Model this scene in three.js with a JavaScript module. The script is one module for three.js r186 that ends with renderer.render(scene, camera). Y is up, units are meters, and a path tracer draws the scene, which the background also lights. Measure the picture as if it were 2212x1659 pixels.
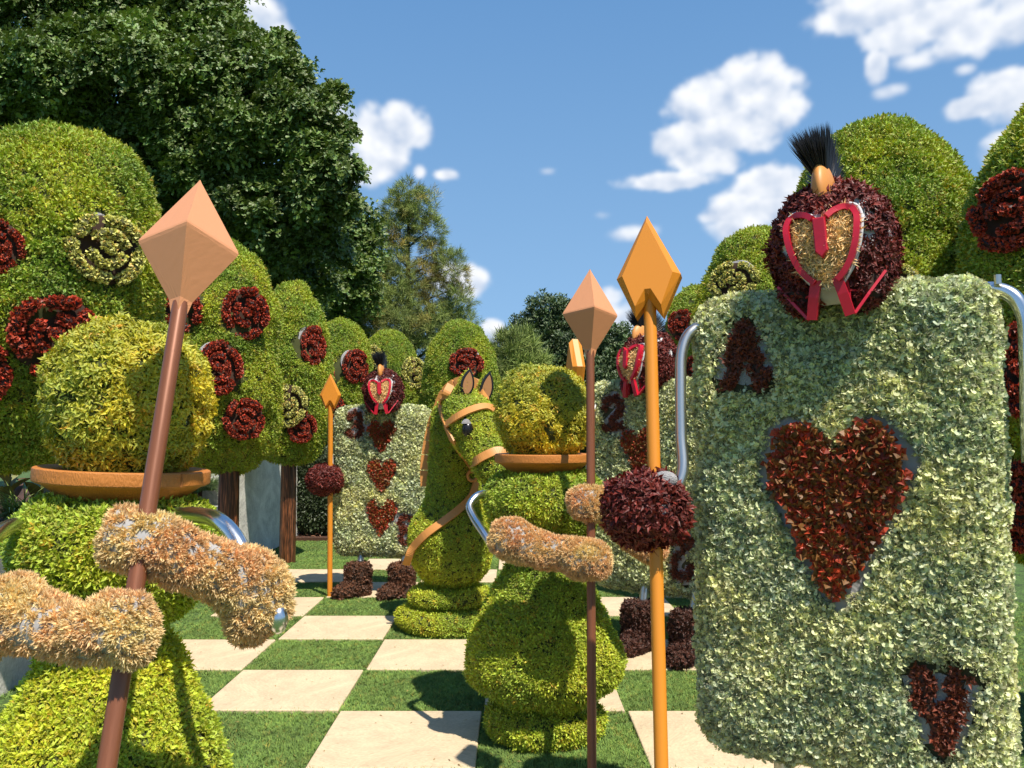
import * as THREE from 'three';
import { mergeGeometries, mergeVertices } from 'three/addons/utils/BufferGeometryUtils.js';
import { ImprovedNoise } from 'three/addons/math/ImprovedNoise.js';
import { MarchingCubes } from 'three/addons/objects/MarchingCubes.js';
import { RoundedBoxGeometry } from 'three/addons/geometries/RoundedBoxGeometry.js';

// ---------------------------------------------------------------- camera, sky, sun, exposure
const EYE = 1.6, PITCH = THREE.MathUtils.degToRad(3.39), F = 1790;      // F: focal length in units of a 2212 wide picture
const scene = new THREE.Scene();
const camera = new THREE.PerspectiveCamera(49.72, 4 / 3, 0.05, 400);
camera.position.set(0, EYE, 0);
camera.rotation.x = PITCH;
const renderer = new THREE.WebGLRenderer({ antialias: true });
renderer.setSize(1024, 768);
renderer.toneMapping = THREE.LinearToneMapping;
renderer.toneMappingExposure = 1.56;
renderer.shadowMap.enabled = true;

const SUN = new THREE.Vector3(0.27, 0.866, 0.43).normalize();
const sun = new THREE.DirectionalLight(new THREE.Color(1, 0.93, 0.82), 4.5);
sun.position.copy(SUN).multiplyScalar(30).add(new THREE.Vector3(0, 0, -7));
sun.target.position.set(0, 0, -7);
sun.castShadow = true; sun.shadow.radius = 1;
Object.assign(sun.shadow.camera, { left: -16, right: 16, top: 16, bottom: -16, near: 1, far: 80 });
sun.shadow.mapSize.set(4096, 4096);
scene.add(sun, sun.target);

// ---------------------------------------------------------------- small helpers
function rngOf(seed) { let a = seed >>> 0; return () => { a = (a + 0x6D2B79F5) | 0; let t = Math.imul(a ^ (a >>> 15), 1 | a); t = (t + Math.imul(t ^ (t >>> 7), 61 | t)) ^ t; return ((t ^ (t >>> 14)) >>> 0) / 4294967296; }; }
const noiser = new ImprovedNoise();
const N3 = (x, y, z) => noiser.noise(x + 31.7, y + 17.3, z + 9.1);
function fbm(x, y, z, o = 4) { let s = 0, a = 0.5, f = 1; for (let i = 0; i < o; i++) { s += a * N3(x * f, y * f, z * f); a *= 0.5; f *= 2.03; } return s; }
const V = (x, y, z) => new THREE.Vector3(x, y, z);
const lerp = THREE.MathUtils.lerp, clamp = THREE.MathUtils.clamp, smooth = THREE.MathUtils.smoothstep;
const rgb = (r, g, b) => new THREE.Color().setRGB(r, g, b);
const CP = Math.cos(PITCH), SP = Math.sin(PITCH);
// a picture point (2212 x 1659) at a distance d ahead -> world
function ray(px, py) { const x = (px - 1106) / F, y = -(py - 829.5) / F; return V(x, y * CP + SP, -(CP - y * SP)); }
function P(px, py, d) { const r = ray(px, py); return r.multiplyScalar(d / -r.z).add(V(0, EYE, 0)); }
const G = (px, d) => { const p = P(px, 935, d); p.y = 0; return p; };
const used = {};
function numbered(n) { const k = used[n] = (used[n] ?? -1) + 1; return k ? `${n}_${String(k).padStart(3, '0')}` : n; }
function thing(name, label, category, pos = V(0, 0, 0), turn = 0, group) {
  const o = new THREE.Group(); o.name = numbered(name); o.position.copy(pos); o.rotation.y = turn;
  o.userData = { label, category }; if (group) o.userData.group = group;
  scene.add(o); return o;
}
function struct(name, geo, mat) { const o = geo ? new THREE.Mesh(geo, mat) : new THREE.Group(); o.name = numbered(name); o.userData = { kind: 'structure' }; scene.add(o); return o; }
function part(name, geo, mat, parent) { const o = new THREE.Mesh(geo, mat); o.name = name; parent.add(o); return o; }
function tagLabel(o, label) { o.userData.label = label; return o; }

// ---------------------------------------------------------------- textures
function noiseTex(size, fn, color = false) {
  const d = new Uint8Array(size * size * 4);
  for (let j = 0; j < size; j++) for (let i = 0; i < size; i++) { const c = fn(i / size, j / size); const k = (j * size + i) * 4; for (let n = 0; n < 3; n++) d[k + n] = clamp(Math.round((Array.isArray(c) ? c[n] : c) * 255), 0, 255); d[k + 3] = 255; }
  const t = new THREE.DataTexture(d, size, size); t.wrapS = t.wrapT = THREE.RepeatWrapping; t.magFilter = THREE.LinearFilter; t.minFilter = THREE.LinearMipmapLinearFilter; t.generateMipmaps = true;
  if (color) t.colorSpace = THREE.SRGBColorSpace; t.needsUpdate = true; return t;
}
// noise that wraps at 1
function wrapN(u, v, f, o = 3, z = 0) { const a = u * Math.PI * 2, b = v * Math.PI * 2, r = f / 6.283; return fbm(Math.cos(a) * r + z, Math.sin(a) * r + Math.cos(b) * r * 1.3, Math.sin(b) * r * 1.3 + z * 2, o); }

// ---------------------------------------------------------------- sky (equirectangular, air and clouds)
{
  const W = 2048, H = 1024, data = new Float32Array(W * H * 4);
  const toAE = (px, py) => { const r = ray(px, py).normalize(); return [Math.atan2(r.x, -r.z) * 57.2958, Math.asin(r.y) * 57.2958]; };
  const K = 0.0312;                                              // degrees per picture unit, near the middle
  const lumps = [];
  const cl = (px, py, rx, ry, amt = 1) => { const [a, e] = toAE(px, py); lumps.push([a, e, rx * K, ry * K, amt]); };
  cl(1620, 175, 80, 55); cl(1660, 215, 90, 62); cl(1545, 225, 110, 62); cl(1575, 275, 120, 70); cl(1500, 300, 95, 50); cl(1530, 345, 90, 40); cl(1450, 390, 120, 22); cl(1700, 235, 55, 40);
  cl(1660, 405, 85, 52); cl(1635, 450, 105, 46); cl(1605, 490, 85, 40, 0.75); cl(1560, 470, 50, 18, 0.6);
  cl(795, 300, 100, 75); cl(860, 275, 80, 50); cl(900, 290, 45, 32, 0.8); cl(800, 350, 85, 50); cl(905, 372, 16, 16, 0.6); cl(965, 378, 30, 13, 0.7); cl(740, 260, 60, 40);
  cl(1900, 20, 150, 45); cl(2010, 50, 150, 50); cl(2120, 60, 120, 52); cl(2060, 100, 80, 28, 0.7); cl(1990, 130, 60, 18, 0.45); cl(2200, 40, 110, 60); cl(1985, -40, 220, 60);
  cl(1893, 142, 24, 36, 0.75); cl(1920, 198, 36, 14, 0.4); cl(2085, 150, 22, 12, 0.4);
  cl(2180, 195, 90, 45); cl(2120, 225, 75, 24); cl(2240, 205, 90, 60); cl(2175, 322, 50, 40); cl(2230, 330, 60, 60);
  cl(1000, 610, 62, 44); cl(960, 600, 40, 40); cl(1030, 600, 32, 28, 0.8); cl(1062, 720, 30, 30); cl(1330, 690, 60, 50, 0.8); cl(1320, 640, 36, 24, 0.7); cl(1365, 503, 62, 20, 0.5); cl(1180, 370, 20, 8, 0.3); cl(1300, 465, 26, 9, 0.3);
  cl(545, 25, 75, 50, 0.8); cl(600, 70, 40, 26, 0.6); cl(500, -30, 110, 50, 0.8);
  const dirSun = SUN;
  for (let j = 0; j < H; j++) for (let i = 0; i < W; i++) {
    const u = (i + 0.5) / W, v = (j + 0.5) / H, el = (v - 0.5) * 180, phi = (u - 0.5) * Math.PI * 2, ce = Math.cos(el / 57.2958);
    const x = Math.cos(phi) * ce, z = Math.sin(phi) * ce, y = Math.sin(el / 57.2958), az = Math.atan2(x, -z) * 57.2958;
    const t = clamp(el / 60, 0, 1), k = Math.pow(1 - t, 2.2);
    let r = lerp(0.05, 0.235, k), g = lerp(0.152, 0.40, k), b = lerp(0.35, 0.60, k);
    const mu = x * dirSun.x + y * dirSun.y + z * dirSun.z, au = Math.pow(Math.max(mu, 0), 24) * 0.35;
    r += au; g += au; b += au;
    let dens = 0, low = 0;
    const nz = fbm(az * 0.28, el * 0.34, 3, 5), nf = fbm(az * 0.9, el * 1.1, 7, 4);
    if (el > 0 && Math.abs(az) < 42 && el < 40) {
      for (const L of lumps) {
        const dx = (az - L[0]) / L[2], dy = (el - L[1]) / L[3];
        if (Math.abs(dx) > 1.8 || Math.abs(dy) > 1.8) continue;
        const q = (1 - dx * dx - dy * dy + nz * 0.95 + nf * 0.6 + 0.14) * (L[4] < 1 ? L[4] : 1);
        if (q > dens) { dens = q; low = clamp(dy * 0.5 + 0.5, 0, 1); }
      }
    } else if (el > 0) {                                           // the same kind of scattered fair-weather cloud all round
      const q = fbm(x / (y + 0.35) * 1.6 + 5, z / (y + 0.35) * 1.6, 11, 5) * 2.6 - 0.42 + nf * 0.4; dens = Math.max(0, q); low = 0.55;
    }
    const a = smooth(dens, 0.0, 0.7) * 0.97;
    const lit = clamp(0.34 + low * 0.55 + nf * 0.25 + (fbm(az * 0.5, el * 0.6, 5, 4) - fbm(az * 0.5 + 0.25, el * 0.6 + 0.5, 5, 4)) * 1.1 + (1 - clamp(dens, 0, 1.2)) * 0.3, 0, 1);
    r = lerp(r, lerp(0.33, 0.66, lit), a); g = lerp(g, lerp(0.40, 0.67, lit), a); b = lerp(b, lerp(0.52, 0.69, lit), a);
    if (el < 0) { const q = clamp(-el / 6, 0, 1); r = lerp(r, 0.12, q); g = lerp(g, 0.13, q); b = lerp(b, 0.08, q); }
    const o = (j * W + i) * 4; data[o] = r; data[o + 1] = g; data[o + 2] = b; data[o + 3] = 1;
  }
  const tex = new THREE.DataTexture(data, W, H, THREE.RGBAFormat, THREE.FloatType);
  tex.mapping = THREE.EquirectangularReflectionMapping; tex.magFilter = THREE.LinearFilter; tex.minFilter = THREE.LinearFilter; tex.needsUpdate = true;
  scene.background = tex; scene.environment = tex;
}

// ---------------------------------------------------------------- materials
const std = (c, rough = 0.8, extra = {}) => new THREE.MeshStandardMaterial({ color: c, roughness: rough, ...extra });
const leafMat = (rough, trans = 0.3, extra = {}) => new THREE.MeshPhysicalMaterial({ color: 0xffffff, vertexColors: true, roughness: rough, transmission: trans, thickness: 0, side: THREE.DoubleSide, ...extra });
const grainOf = (a, b) => { const t = grain.clone(); t.repeat.set(a, b); t.needsUpdate = true; return t; };
const grain = noiseTex(256, (u, v) => 0.5 + wrapN(u, v, 26, 4) * 0.9);
const M = {
  privet: leafMat(0.62, 0.42), glossy: leafMat(0.5, 0.32, { specularIntensity: 0.6 }), silver: leafMat(0.75, 0.42), sedum: leafMat(0.7, 0.35), oak: leafMat(0.5, 0.4), needle: leafMat(0.75, 0.15), grass: leafMat(0.85, 0.2), straw: leafMat(0.85, 0),
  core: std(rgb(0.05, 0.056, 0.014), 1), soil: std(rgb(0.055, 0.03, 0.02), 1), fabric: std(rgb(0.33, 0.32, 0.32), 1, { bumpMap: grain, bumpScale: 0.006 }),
  chrome: std(rgb(0.72, 0.73, 0.74), 0.24, { metalness: 1 }), steel: std(rgb(0.62, 0.6, 0.56), 0.34, { metalness: 1 }),
  copper: std(rgb(0.66, 0.285, 0.13), 0.55, { metalness: 0.1, bumpMap: grain, bumpScale: 0.0006 }), copperPole: std(rgb(0.26, 0.092, 0.042), 0.4, { metalness: 0.25 }),
  orange: std(rgb(0.66, 0.235, 0.018), 0.45), terracotta: std(rgb(0.56, 0.2, 0.035), 0.62, { bumpMap: grainOf(14, 1), bumpScale: 0.002 }), tan: std(rgb(0.56, 0.24, 0.06), 0.5), earTan: std(rgb(0.38, 0.18, 0.07), 0.6),
  crestOrange: std(rgb(0.62, 0.25, 0.055), 0.5), cardSoil: std(rgb(0.06, 0.055, 0.025), 1), strawBase: std(rgb(0.45, 0.3, 0.13), 1), piping: std(rgb(0.55, 0.55, 0.56), 0.9),
  red: std(rgb(0.58, 0.01, 0.032), 0.36), black: std(rgb(0.012, 0.012, 0.014), 0.25), bristle: std(rgb(0.012, 0.013, 0.018), 0.42), white: std(rgb(0.6, 0.6, 0.58), 0.8),
};

const worn = noiseTex(512, (u, v) => { const a = wrapN(u, v, 12, 4, 4), b = wrapN(u, v, 70, 2, 6), c = wrapN(u, v, 120, 2, 1); let k = 0.93 + a * 0.1 + b * 0.05; if (c > 0.33) k += 0.07; if (b > 0.3 && a > 0.08) k -= 0.1; return [k, k, k]; }); worn.colorSpace = THREE.SRGBColorSpace; worn.repeat.set(1, 1);
for (const k of ['copperPole', 'terracotta', 'red']) M[k].map = worn;
for (const k of ['copperPole', 'terracotta']) { M[k].roughnessMap = worn; M[k].roughness *= 1.08; }
// ---------------------------------------------------------------- leaves and sprigs
function leafGeo(L, W, fold = 0.25, curl = 0.1, mid = 0.45) {      // 4 triangles, along +z, face up
  const p = [V(0, 0, 0), V(-W / 2, fold * W / 2, mid * L), V(0, 0, mid * L), V(W / 2, fold * W / 2, mid * L), V(0, -curl * L, L)];
  const idx = [0, 2, 1, 1, 2, 4, 0, 3, 2, 3, 4, 2], a = [];
  for (const i of idx) a.push(p[i].x, p[i].y, p[i].z);
  const g = new THREE.BufferGeometry(); g.setAttribute('position', new THREE.Float32BufferAttribute(a, 3)); return g;
}
function roundLeafGeo(R) {                                          // kidney shaped leaf, 6 triangles, along +z
  const a = [], n = 7; const pt = (i) => { const t = -2.5 + 5 * i / (n - 1), r = R * (1 - 0.12 * Math.cos(t * 2)); return [Math.sin(t) * r, 0.14 * R * Math.abs(Math.sin(t)), R * 0.95 + Math.cos(t) * r]; };
  for (let i = 0; i < n - 1; i++) a.push(0, -0.1 * R, R * 0.75, ...pt(i + 1), ...pt(i));
  const g = new THREE.BufferGeometry(); g.setAttribute('position', new THREE.Float32BufferAttribute(a, 3)); return g;
}
function lobedLeafGeo(L) {                                          // oak-like leaf
  const pts = [[0, 0], [0.16, 0.22], [0.1, 0.34], [0.33, 0.52], [0.17, 0.6], [0.26, 0.86], [0, 1]], a = [];
  for (const s of [-1, 1]) for (let i = 0; i < pts.length - 1; i++) { const q = pts[i], w = pts[i + 1]; a.push(0, 0, 0.5 * L, s * q[0] * L, 0.06 * L * (q[0] > 0.2), q[1] * L, s * w[0] * L, 0.06 * L * (w[0] > 0.2), w[1] * L); }
  const g = new THREE.BufferGeometry(); g.setAttribute('position', new THREE.Float32BufferAttribute(a, 3)); return g;
}
function tint(g, c) { const n = g.attributes.position.count, a = new Float32Array(n * 3); for (let i = 0; i < n; i++) { a[i * 3] = c[0]; a[i * 3 + 1] = c[1]; a[i * 3 + 2] = c[2]; } g.setAttribute('color', new THREE.BufferAttribute(a, 3)); return g; }
const _q = new THREE.Quaternion(), _m = new THREE.Matrix4(), _e = new THREE.Euler();
function sprig(seed, { n = 9, make, base = 0.012, rise = 0.018, tilt = [0.35, 1.35], size = [0.75, 1.15], color = () => [1, 1, 1], stem }) {
  const R = rngOf(seed), gs = [];
  for (let i = 0; i < n; i++) {
    const az = i * 2.39996 + R() * 0.9, tl = lerp(tilt[0], tilt[1], R()), s = lerp(size[0], size[1], R());
    const g = make(R).clone(); g.scale(s, s, s); g.rotateZ((R() - 0.5) * 0.9); g.rotateX(tl - Math.PI / 2); g.rotateY(az);
    const b = base * Math.sqrt(R()), a2 = R() * 6.283, at = V(Math.cos(a2) * b, R() * rise, Math.sin(a2) * b);
    g.translate(at.x, at.y, at.z); gs.push(tint(g, color(R)));
    if (stem && R() < stem.chance) { const c = new THREE.CylinderGeometry(stem.r, stem.r, stem.len, 3, 1, true).toNonIndexed(); c.deleteAttribute('uv'); c.deleteAttribute('normal'); c.translate(0, stem.len * 0.35, 0); c.rotateX(tl * 0.8); c.rotateY(R() * 6); gs.push(tint(c, stem.color)); }
  }
  const g = mergeGeometries(gs.map((q) => (q.index ? q.toNonIndexed() : q))); g.computeVertexNormals(); return g;
}
const vary = (c, d) => (R) => { const k = 1 + (R() - 0.5) * d, w = (R() - 0.5) * d * 0.5; return [clamp(c[0] * (k + w), 0, 1), clamp(c[1] * k, 0, 1), clamp(c[2] * (k - w), 0, 1)]; };
const SPRIG = {
  privet: sprig(1, { n: 13, make: () => leafGeo(0.0185, 0.0085), base: 0.015, rise: 0.016, color: vary([0.52, 0.57, 0.03], 0.6) }),
  treePrivet: sprig(15, { n: 14, make: () => leafGeo(0.023, 0.0105), base: 0.02, rise: 0.03, color: vary([0.53, 0.57, 0.03], 0.65) }),
  privetBig: sprig(2, { n: 11, make: () => leafGeo(0.025, 0.0095, 0.35, 0.25), base: 0.016, rise: 0.022, color: vary([0.66, 0.62, 0.035], 0.5) }),
  silver: sprig(3, { n: 10, make: () => roundLeafGeo(0.0060), base: 0.026, rise: 0.03, tilt: [0.2, 1.4], size: [0.55, 1.4], color: (R) => { const d = R() < 0.36 ? 0.36 : 0.85 + R() * 0.4; return [clamp(0.80 * d, 0, 1), clamp(0.83 * d, 0, 1), clamp(0.45 * d * (0.8 + R() * 0.4), 0, 1)]; }, stem: { chance: 0.5, r: 0.0007, len: 0.045, color: [0.62, 0.6, 0.38] } }),
  maroon: sprig(4, { n: 11, make: () => leafGeo(0.030, 0.0115, 0.3, 0.3), base: 0.014, rise: 0.022, color: vary([0.14, 0.02, 0.013], 0.8) }),
  ruffle: sprig(5, { n: 10, make: (R) => leafGeo(0.023, 0.021, 0.8 * (R() - 0.3), 0.35), base: 0.02, rise: 0.02, tilt: [0.2, 1.3], color: (R) => { const k = 0.55 + R() * 0.8, q = R(); return q < 0.28 ? [0.26 * k, 0.11 * k, 0.025 * k] : q < 0.34 ? [0.62 * k, 0.09 * k, 0.08 * k] : [0.36 * k, 0.045 * k, 0.014 * k]; } }),
  sedum: sprig(6, { n: 17, make: () => leafGeo(0.014, 0.004, 0.5, -0.1), base: 0.002, rise: 0.007, tilt: [0.15, 1.5], color: vary([0.88, 0.63, 0.31], 0.3) }),
  straw: sprig(7, { n: 6, make: () => leafGeo(0.034, 0.005, 0.4, 0.1), base: 0.014, rise: 0.008, tilt: [0.6, 1.5], color: vary([0.88, 0.62, 0.29], 0.4) }),
  brownBoot: sprig(8, { n: 9, make: () => leafGeo(0.030, 0.0135, 0.3, 0.2), base: 0.014, rise: 0.02, color: vary([0.17, 0.07, 0.034], 0.6) }),
  oak: sprig(9, { n: 9, make: () => lobedLeafGeo(0.125), base: 0.13, rise: 0.14, tilt: [0.5, 1.7], size: [0.6, 1.2], color: vary([0.16, 0.25, 0.03], 0.65) }),
  needle: sprig(10, { n: 26, make: () => leafGeo(0.24, 0.013, 0.3, 0.05), base: 0.06, rise: 0.10, tilt: [0.1, 1.5], size: [0.6, 1.1], color: vary([0.19, 0.25, 0.05], 0.5) }),
  shrub: sprig(11, { n: 10, make: () => leafGeo(0.075, 0.032, 0.3, 0.2), base: 0.07, rise: 0.08, color: vary([0.085, 0.135, 0.03], 0.6) }),
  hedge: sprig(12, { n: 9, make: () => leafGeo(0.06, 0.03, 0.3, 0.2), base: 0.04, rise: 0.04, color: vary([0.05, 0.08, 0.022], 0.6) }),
  turf: sprig(13, { n: 12, make: () => leafGeo(0.024, 0.0032, 0.3, 0.1, 0.3), base: 0.02, rise: 0, tilt: [0.1, 1.0], color: vary([0.18, 0.28, 0.055], 0.5) }),
};

// ---------------------------------------------------------------- scattering leaves on a surface
function surface(geo) {
  const g = geo.index ? geo.toNonIndexed() : geo, p = g.attributes.position.array, nrm = g.attributes.normal.array, n = p.length / 9, cum = new Float32Array(n); let total = 0;
  const a = V(), b = V(), c = V();
  for (let i = 0; i < n; i++) { a.fromArray(p, i * 9); b.fromArray(p, i * 9 + 3); c.fromArray(p, i * 9 + 6); b.sub(a); c.sub(a); total += b.cross(c).length() / 2; cum[i] = total; }
  return { total, at(R, pos, nor) {
    const t = R() * total; let lo = 0, hi = n - 1; while (lo < hi) { const m = (lo + hi) >> 1; cum[m] < t ? lo = m + 1 : hi = m; }
    let u = R(), v = R(); if (u + v > 1) { u = 1 - u; v = 1 - v; } const w = 1 - u - v, k = lo * 9;
    pos.set(p[k] * w + p[k + 3] * u + p[k + 6] * v, p[k + 1] * w + p[k + 4] * u + p[k + 7] * v, p[k + 2] * w + p[k + 5] * u + p[k + 8] * v);
    nor.set(nrm[k] * w + nrm[k + 3] * u + nrm[k + 6] * v, nrm[k + 1] * w + nrm[k + 4] * u + nrm[k + 7] * v, nrm[k + 2] * w + nrm[k + 5] * u + nrm[k + 8] * v).normalize();
  } };
}
let seedCount = 100;
// puts sprigs on geo (in the frame of parent); density = sprigs per square metre
function scatter(parent, geo, sp, mat, { density = 2000, name = 'foliage', jitter = 0.45, scale = [0.8, 1.2], color, keep, sink = 0.004, droop = 0, back = 0.4, bulge = 0, bf = 6 } = {}) {
  const R = rngOf(seedCount++), S = surface(geo), n = Math.floor(S.total * density), ms = [], cs = [], pos = V(), nor = V(), up = V(0, 1, 0), q1 = new THREE.Quaternion(), wp = V(), wn = V();
  parent.updateWorldMatrix(true, false);
  const mw = parent.matrixWorld, c = new THREE.Color();
  for (let i = 0; i < n; i++) {
    S.at(R, pos, nor);
    const roll = R();
    wp.copy(pos).applyMatrix4(mw); wn.copy(nor).transformDirection(mw);
    if (back < 1 && wn.dot(V(0, EYE, 0).sub(wp).normalize()) < -0.35 && roll > back) continue;   // sparser on the far side
    if (keep && !keep(pos, nor, R)) continue;
    if (bulge) pos.addScaledVector(nor, bulge * 1.8 * fbm(wp.x * bf, wp.y * bf, wp.z * bf, 3));
    nor.x += (R() - 0.5) * 2 * jitter; nor.y += (R() - 0.5) * 2 * jitter - droop; nor.z += (R() - 0.5) * 2 * jitter; nor.normalize();
    q1.setFromUnitVectors(up, nor); _q.setFromAxisAngle(up, R() * 6.283); q1.multiply(_q);
    const s = lerp(scale[0], scale[1], R());
    ms.push(new THREE.Matrix4().compose(pos.clone().addScaledVector(nor, -sink), q1, V(s, s, s)));
    color ? color(c, wp, R) : c.setRGB(1, 1, 1); cs.push(c.r, c.g, c.b);
  }
  const im = new THREE.InstancedMesh(sp, mat, ms.length); ms.forEach((m, i) => im.setMatrixAt(i, m));
  im.instanceColor = new THREE.InstancedBufferAttribute(new Float32Array(cs), 3);
  im.name = name; im.userData.kind = 'stuff'; parent.add(im); return im;
}
// patches of yellower and greener growth
function chartreuse(c, p, R) { const a = fbm(p.x * 2.6, p.y * 2.6, p.z * 2.6, 3) * 1.5, k = 0.92 + (R() - 0.5) * 0.34 + a * 0.25; c.setRGB(clamp(k * (0.98 + a * 0.35), 0, 2), clamp(k * (1 + a * 0.08), 0, 2), k * (1 - a * 0.5)); if (R() < 0.03) c.setRGB(1.25, 0.8, 0.9); }
function treeGreen(c, p, R) { chartreuse(c, p, R); c.r *= 0.9; c.g *= 1.0; }
function plainVary(d) { return (c, p, R) => { const k = 1 + (R() - 0.5) * d + fbm(p.x * 3, p.y * 3, p.z * 3, 2) * d; c.setRGB(k, k, k); }; }

// ---------------------------------------------------------------- shapes
function rough(geo, amp, f, seed = 0) { const g = geo, p = g.attributes.position, n = g.attributes.normal; for (let i = 0; i < p.count; i++) { const x = p.getX(i), y = p.getY(i), z = p.getZ(i), a = amp * 1.8 * fbm(x * f + seed, y * f, z * f - seed, 3); p.setXYZ(i, x + n.getX(i) * a, y + n.getY(i) * a, z + n.getZ(i) * a); } g.computeVertexNormals(); return g; }
function lathe(profile, seg = 40, steps = 6) {                     // profile: [r, y] from bottom to top, through a smooth curve
  const c = new THREE.CatmullRomCurve3(profile.map(([r, y]) => V(r, y, 0)), false, 'centripetal');
  const pts = c.getPoints(profile.length * steps).map((p) => new THREE.Vector2(Math.max(p.x, 0.0005), p.y));
  return new THREE.LatheGeometry(pts, seg);
}
function weld(g) { g.deleteAttribute('uv'); g.deleteAttribute('normal'); g = mergeVertices(g, 1e-4); g.computeVertexNormals(); return g; }
// a limb: rounded ends, a radius at every point
function limb(pts, seg = 20, rings = 40) {                        // pts: [Vector3, r]
  const c = new THREE.CatmullRomCurve3(pts.map((p) => p[0])), fr = c.computeFrenetFrames(rings, false), pos = [], idx = [];
  const rAt = (t) => { const k = t * (pts.length - 1), i = Math.min(Math.floor(k), pts.length - 2), f = k - i, s = f * f * (3 - 2 * f); return lerp(pts[i][1], pts[i + 1][1], s); };
  const len = c.getLength();
  for (let i = 0; i <= rings; i++) {
    const t = i / rings, cen = c.getPoint(t); let r = rAt(t); const e0 = t * len / r, e1 = (1 - t) * len / r;
    const e = Math.min(e0, e1, 1); r *= Math.sqrt(Math.max(1 - (1 - e) * (1 - e), 0.0004));
    for (let j = 0; j < seg; j++) { const a = j / seg * Math.PI * 2; const v = cen.clone().addScaledVector(fr.normals[i], Math.cos(a) * r).addScaledVector(fr.binormals[i], Math.sin(a) * r); pos.push(v.x, v.y, v.z); }
  }
  for (let i = 0; i < rings; i++) for (let j = 0; j < seg; j++) { const a = i * seg + j, b = i * seg + (j + 1) % seg, d = a + seg, e = b + seg; idx.push(a, b, d, b, e, d); }
  const g = new THREE.BufferGeometry(); g.setAttribute('position', new THREE.Float32BufferAttribute(pos, 3)); g.setIndex(idx); g.computeVertexNormals();
  const nn = g.attributes.normal, pp = g.attributes.position, mid = c.getPoint(0.5); // make sure that it faces outward
  const k = (rings >> 1) * seg, o = V().fromBufferAttribute(pp, k).sub(mid); if (o.dot(V().fromBufferAttribute(nn, k)) < 0) { const ix = g.index.array; for (let i = 0; i < ix.length; i += 3) { const s = ix[i]; ix[i] = ix[i + 1]; ix[i + 1] = s; } g.computeVertexNormals(); }
  return g;
}
function pipe(pts, r, seg = 14, n = 48) { return new THREE.TubeGeometry(new THREE.CatmullRomCurve3(pts, false, 'centripetal'), n, r, seg, false); }
function rod(a, b, r, seg = 20) { const g = new THREE.CylinderGeometry(r, r, a.distanceTo(b), seg); g.applyQuaternion(new THREE.Quaternion().setFromUnitVectors(V(0, 1, 0), b.clone().sub(a).normalize())); const m = a.clone().add(b).multiplyScalar(0.5); g.translate(m.x, m.y, m.z); return g; }
// a strap or rail: a rectangle (wide x deep) carried along points whose outward directions are given
function strap(pts, outs, wide, deep, smoothIt = true) {
  const n = pts.length, C = smoothIt ? new THREE.CatmullRomCurve3(pts, false, 'centripetal') : null, m = smoothIt ? (n - 1) * 6 : n - 1, pos = [], idx = [];
  for (let i = 0; i <= m; i++) {
    const t = i / m, p = C ? C.getPoint(t) : pts[i], k = t * (n - 1), a = Math.min(Math.floor(k), n - 2), o = outs[a].clone().lerp(outs[a + 1], k - a).normalize();
    const tan = C ? C.getTangent(t) : pts[Math.min(i + 1, m)].clone().sub(pts[Math.max(i - 1, 0)]).normalize(), side = tan.clone().cross(o).normalize(), up = side.clone().cross(tan).normalize();
    for (const [s, u] of [[-1, 0], [1, 0], [1, 1], [-1, 1]]) { const v = p.clone().addScaledVector(side, s * wide / 2).addScaledVector(up, u * deep); pos.push(v.x, v.y, v.z); }
  }
  for (let i = 0; i < m; i++) for (let j = 0; j < 4; j++) { const a = i * 4 + j, b = i * 4 + (j + 1) % 4; idx.push(a, a + 4, b, b, a + 4, b + 4); }
  const e = m * 4; idx.push(0, 1, 2, 0, 2, 3, e, e + 2, e + 1, e, e + 3, e + 2);
  let g = new THREE.BufferGeometry(); g.setAttribute('position', new THREE.Float32BufferAttribute(pos, 3)); g.setIndex(idx); g = g.toNonIndexed(); g.computeVertexNormals(); return g;
}
const caster = new THREE.Raycaster();
function hit(meshes, px, py) { caster.set(V(0, EYE, 0), ray(px, py).normalize()); meshes.forEach((m) => m.updateWorldMatrix(true, false)); const h = caster.intersectObjects(meshes, false)[0]; return h && { p: h.point, n: h.face.normal.clone().transformDirection(h.object.matrixWorld) }; }

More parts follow.
